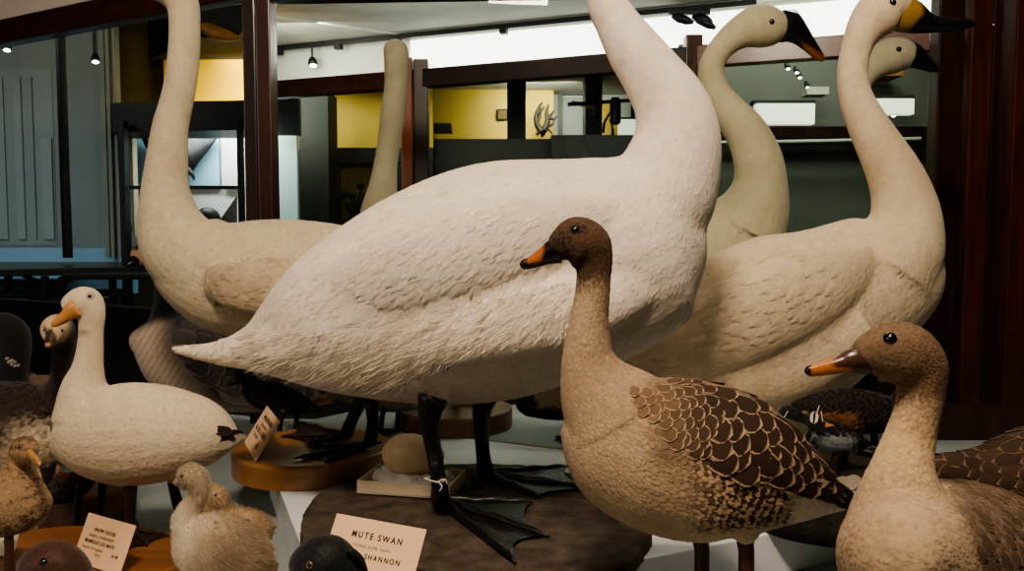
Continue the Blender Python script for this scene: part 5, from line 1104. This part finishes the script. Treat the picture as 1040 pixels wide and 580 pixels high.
hang_tag('hanging_tag', rr(803, 433, 18.5, 6.5, math.radians(20)), 1.13, mat('olive_tag', (84, 84, 62), .6, .08), (790, 428.5), 'olive oblong tag with a hole hanging before the small ducks', (800, 418))
hang_tag('hanging_tag', rr(827, 424, 4.2, 6.5, math.radians(8)), 1.14, mat('white_tag', (232, 226, 214), .6, .03), (827, 421.5), 'tiny white oval tag with a hole beside the olive tag', (832, 412))
hang_tag('hanging_tag', [(834, 427), (848, 432), (839, 434)], 1.14, mat('orange_tag', (206, 138, 82), .6, .05), (837, 429.5), 'tiny orange pointed tag right of the white tag', (834, 418))

# ---------------------------------------------------------------- cygnets
DOWN = lin((190, 170, 144)); DOWND = lin((148, 124, 98)); DOWNL = lin((216, 202, 178))
def cygnet(label, Y, trunk, neck, bill, eye, colfn, base, x, n, extra=()):
    b = Bird('cygnet', base, label, 'cygnet', 'grey downy cygnets'); b.loft(trunk, Y, .85); b.loft(neck, Y, .9)
    for e in extra: b.ball(*e)
    b.build(colfn, .0026, 6, plumage_mat('down_skin', 300, .4, mott=.08))
    V, Fc, U, c, e = strands(b.me, n, .0062, .00022, b.flow, lambda px, py, p: colfn(px, py, p, p), .55)
    o = link_mesh('down', feather_mesh('down', [(V, Fc, U, c, e)]), feather_mat('down_hair', .9), b.root); o['kind'] = 'stuff'
    b.bill(bill, Y, lambda px, py: np.tile(lin((150, 130, 110)), (len(px), 1)), .8); b.eye(*eye, mirrorY=Y)
    for xx, Yl in x: b.simple_leg(xx, Yl, LOW+.095, LOW+.001, .005, M_darkleg, -1, .035)
    return b
Y = 1.02
def cycol(px, py, V, n):
    c = np.tile(DOWN, (len(px), 1)); c = mixc(c, DOWND, ss(500, 530, py)*ss(205, 230, px)*np.clip(.45+.5*vnoise(V, 40, 15), 0, 1)); return mixc(c, DOWNL, ss(205, 185, px)*ss(500, 515, py))
cygnet('grey downy cygnet in front at the lower left, head raised', Y, [(177, 545, 5), (183, 546, 19), (203, 552, 34), (232, 562, 38), (257, 570, 27), (272, 576, 10), (277, 578, 3)], [(183, 488, 6), (188, 484, 10.5), (195, 484, 11.5), (202, 492, 9.5), (202, 503, 8), (195, 514, 10), (191, 529, 16), (200, 545, 25)], [(184, 489, 5.5), (180, 490, 4.2), (176, 491, 2)], (184.5, 483, 2.2), cycol, (-.36, 1.02, LOW), ((-.36, .99), (-.33, 1.05)), 40000, [(186, 493, Y, 5)])
Y = 1.13
cygnet('second downy cygnet tucked behind the front one, beside the white plinth', Y, [(202, 538, 8), (216, 538, 20), (241, 537, 21), (262, 537, 16), (273, 535, 8), (278, 534, 2)], [(226, 520, 5), (225, 512, 9), (219, 503, 10.5), (212, 505, 11), (209, 518, 12), (215, 532, 16)], [(226, 520, 4), (227, 525, 3), (228, 528, 1.4)], (219, 503, 1.5), lambda px, py, V, n: mixc(np.tile(lin((186, 158, 126)), (len(px), 1)), DOWND, np.clip(.3+.4*vnoise(V, 40, 16), 0, 1)), (-.4, 1.13, LOW), ((-.40, 1.11), (-.37, 1.16)), 11000)

# ================================================================ LIGHT
def area(name, loc, target, size, energy, col, sy=None):
    l = bpy.data.lights.new(name, 'AREA'); l.energy = energy; l.color = col; l.size = size
    if sy: l.shape = 'RECTANGLE'; l.size_y = sy
    o = bpy.data.objects.new(name, l); COL.objects.link(o); o.location = loc
    o.rotation_euler = (Vector(target)-Vector(loc)).to_track_quat('-Z', 'Y').to_euler(); return o
WARM = (1, .83, .66)
area('key_light', (-.18, -.05, 2.79), (.15, 1.3, 1.05), .34, 54, WARM)
area('case_light', (.5, .75, 2.79), (.5, 1.5, 1.0), .5, 9, (1, .88, .74))
area('fill_light', (-3.3, -.9, 2.6), (.05, 1.2, 1.0), 1.6, 36, (1, .85, .70))
area('rear_light', (.5, 2.9, 2.75), (.5, 1.9, 1.4), .5, 5, (.92, 1, .86))
area('rail_light', (-.5, 2.65, 2.78), (-.6, 3.5, 1.95), .3, 9, WARM)
area('far_room_light', (.25, 7.75, 2.78), (.3, 8.5, 1.9), .7, 40, (1, .94, .84))
area('bay_light', (-1.6, 5.6, 2.75), (-1.5, 6.6, 1.8), .7, 24, (1, .94, .84))
area('niche_light', (-1.85, 4.98, 2.04), (-1.8, 5.25, 1.6), .5, 9, (.95, .98, 1), .1)
area('blue_room_light', (-2.9, 4.0, 1.6), (-3.0, 4.8, 1.15), .8, 2.5, (.66, .82, 1))
area('wall_wash_light', (-2.9, 3.6, 2.75), (-2.9, 4.85, 1.9), .8, 9, (1, .97, .9))
area('yellow_wall_light', (-1.7, 5.2, 2.2), (-1.7, 5.6, 2.1), .4, 9, (1, .92, .72), .2)
area('backing_light', (1.15, 2.75, 2.79), (1.1, 3.5, 1.4), .4, 20, (.95, 1, .9))  # unseen lamp added to lift the grey backing and rim the swans
area('grey_bay_light', (1.5, 3.9, 2.7), (1.4, 4.3, 2.0), .6, 12, (.95, 1, .92))
area('ceiling_wash_light', (-.6, 4.6, 2.1), (-.2, 4.9, 2.83), .8, 8, (1, .97, .9))  # unseen upward lamp added to brighten the ceiling
w = bpy.data.worlds.new('world'); SC.world = w; w.use_nodes = True
w.node_tree.nodes['Background'].inputs[0].default_value = (1, .93, .84, 1); w.node_tree.nodes['Background'].inputs[1].default_value = .02
SC.view_settings.view_transform = 'AgX'; SC.view_settings.exposure = 0
try: SC.view_settings.look = 'AgX - Medium High Contrast'
except Exception: pass
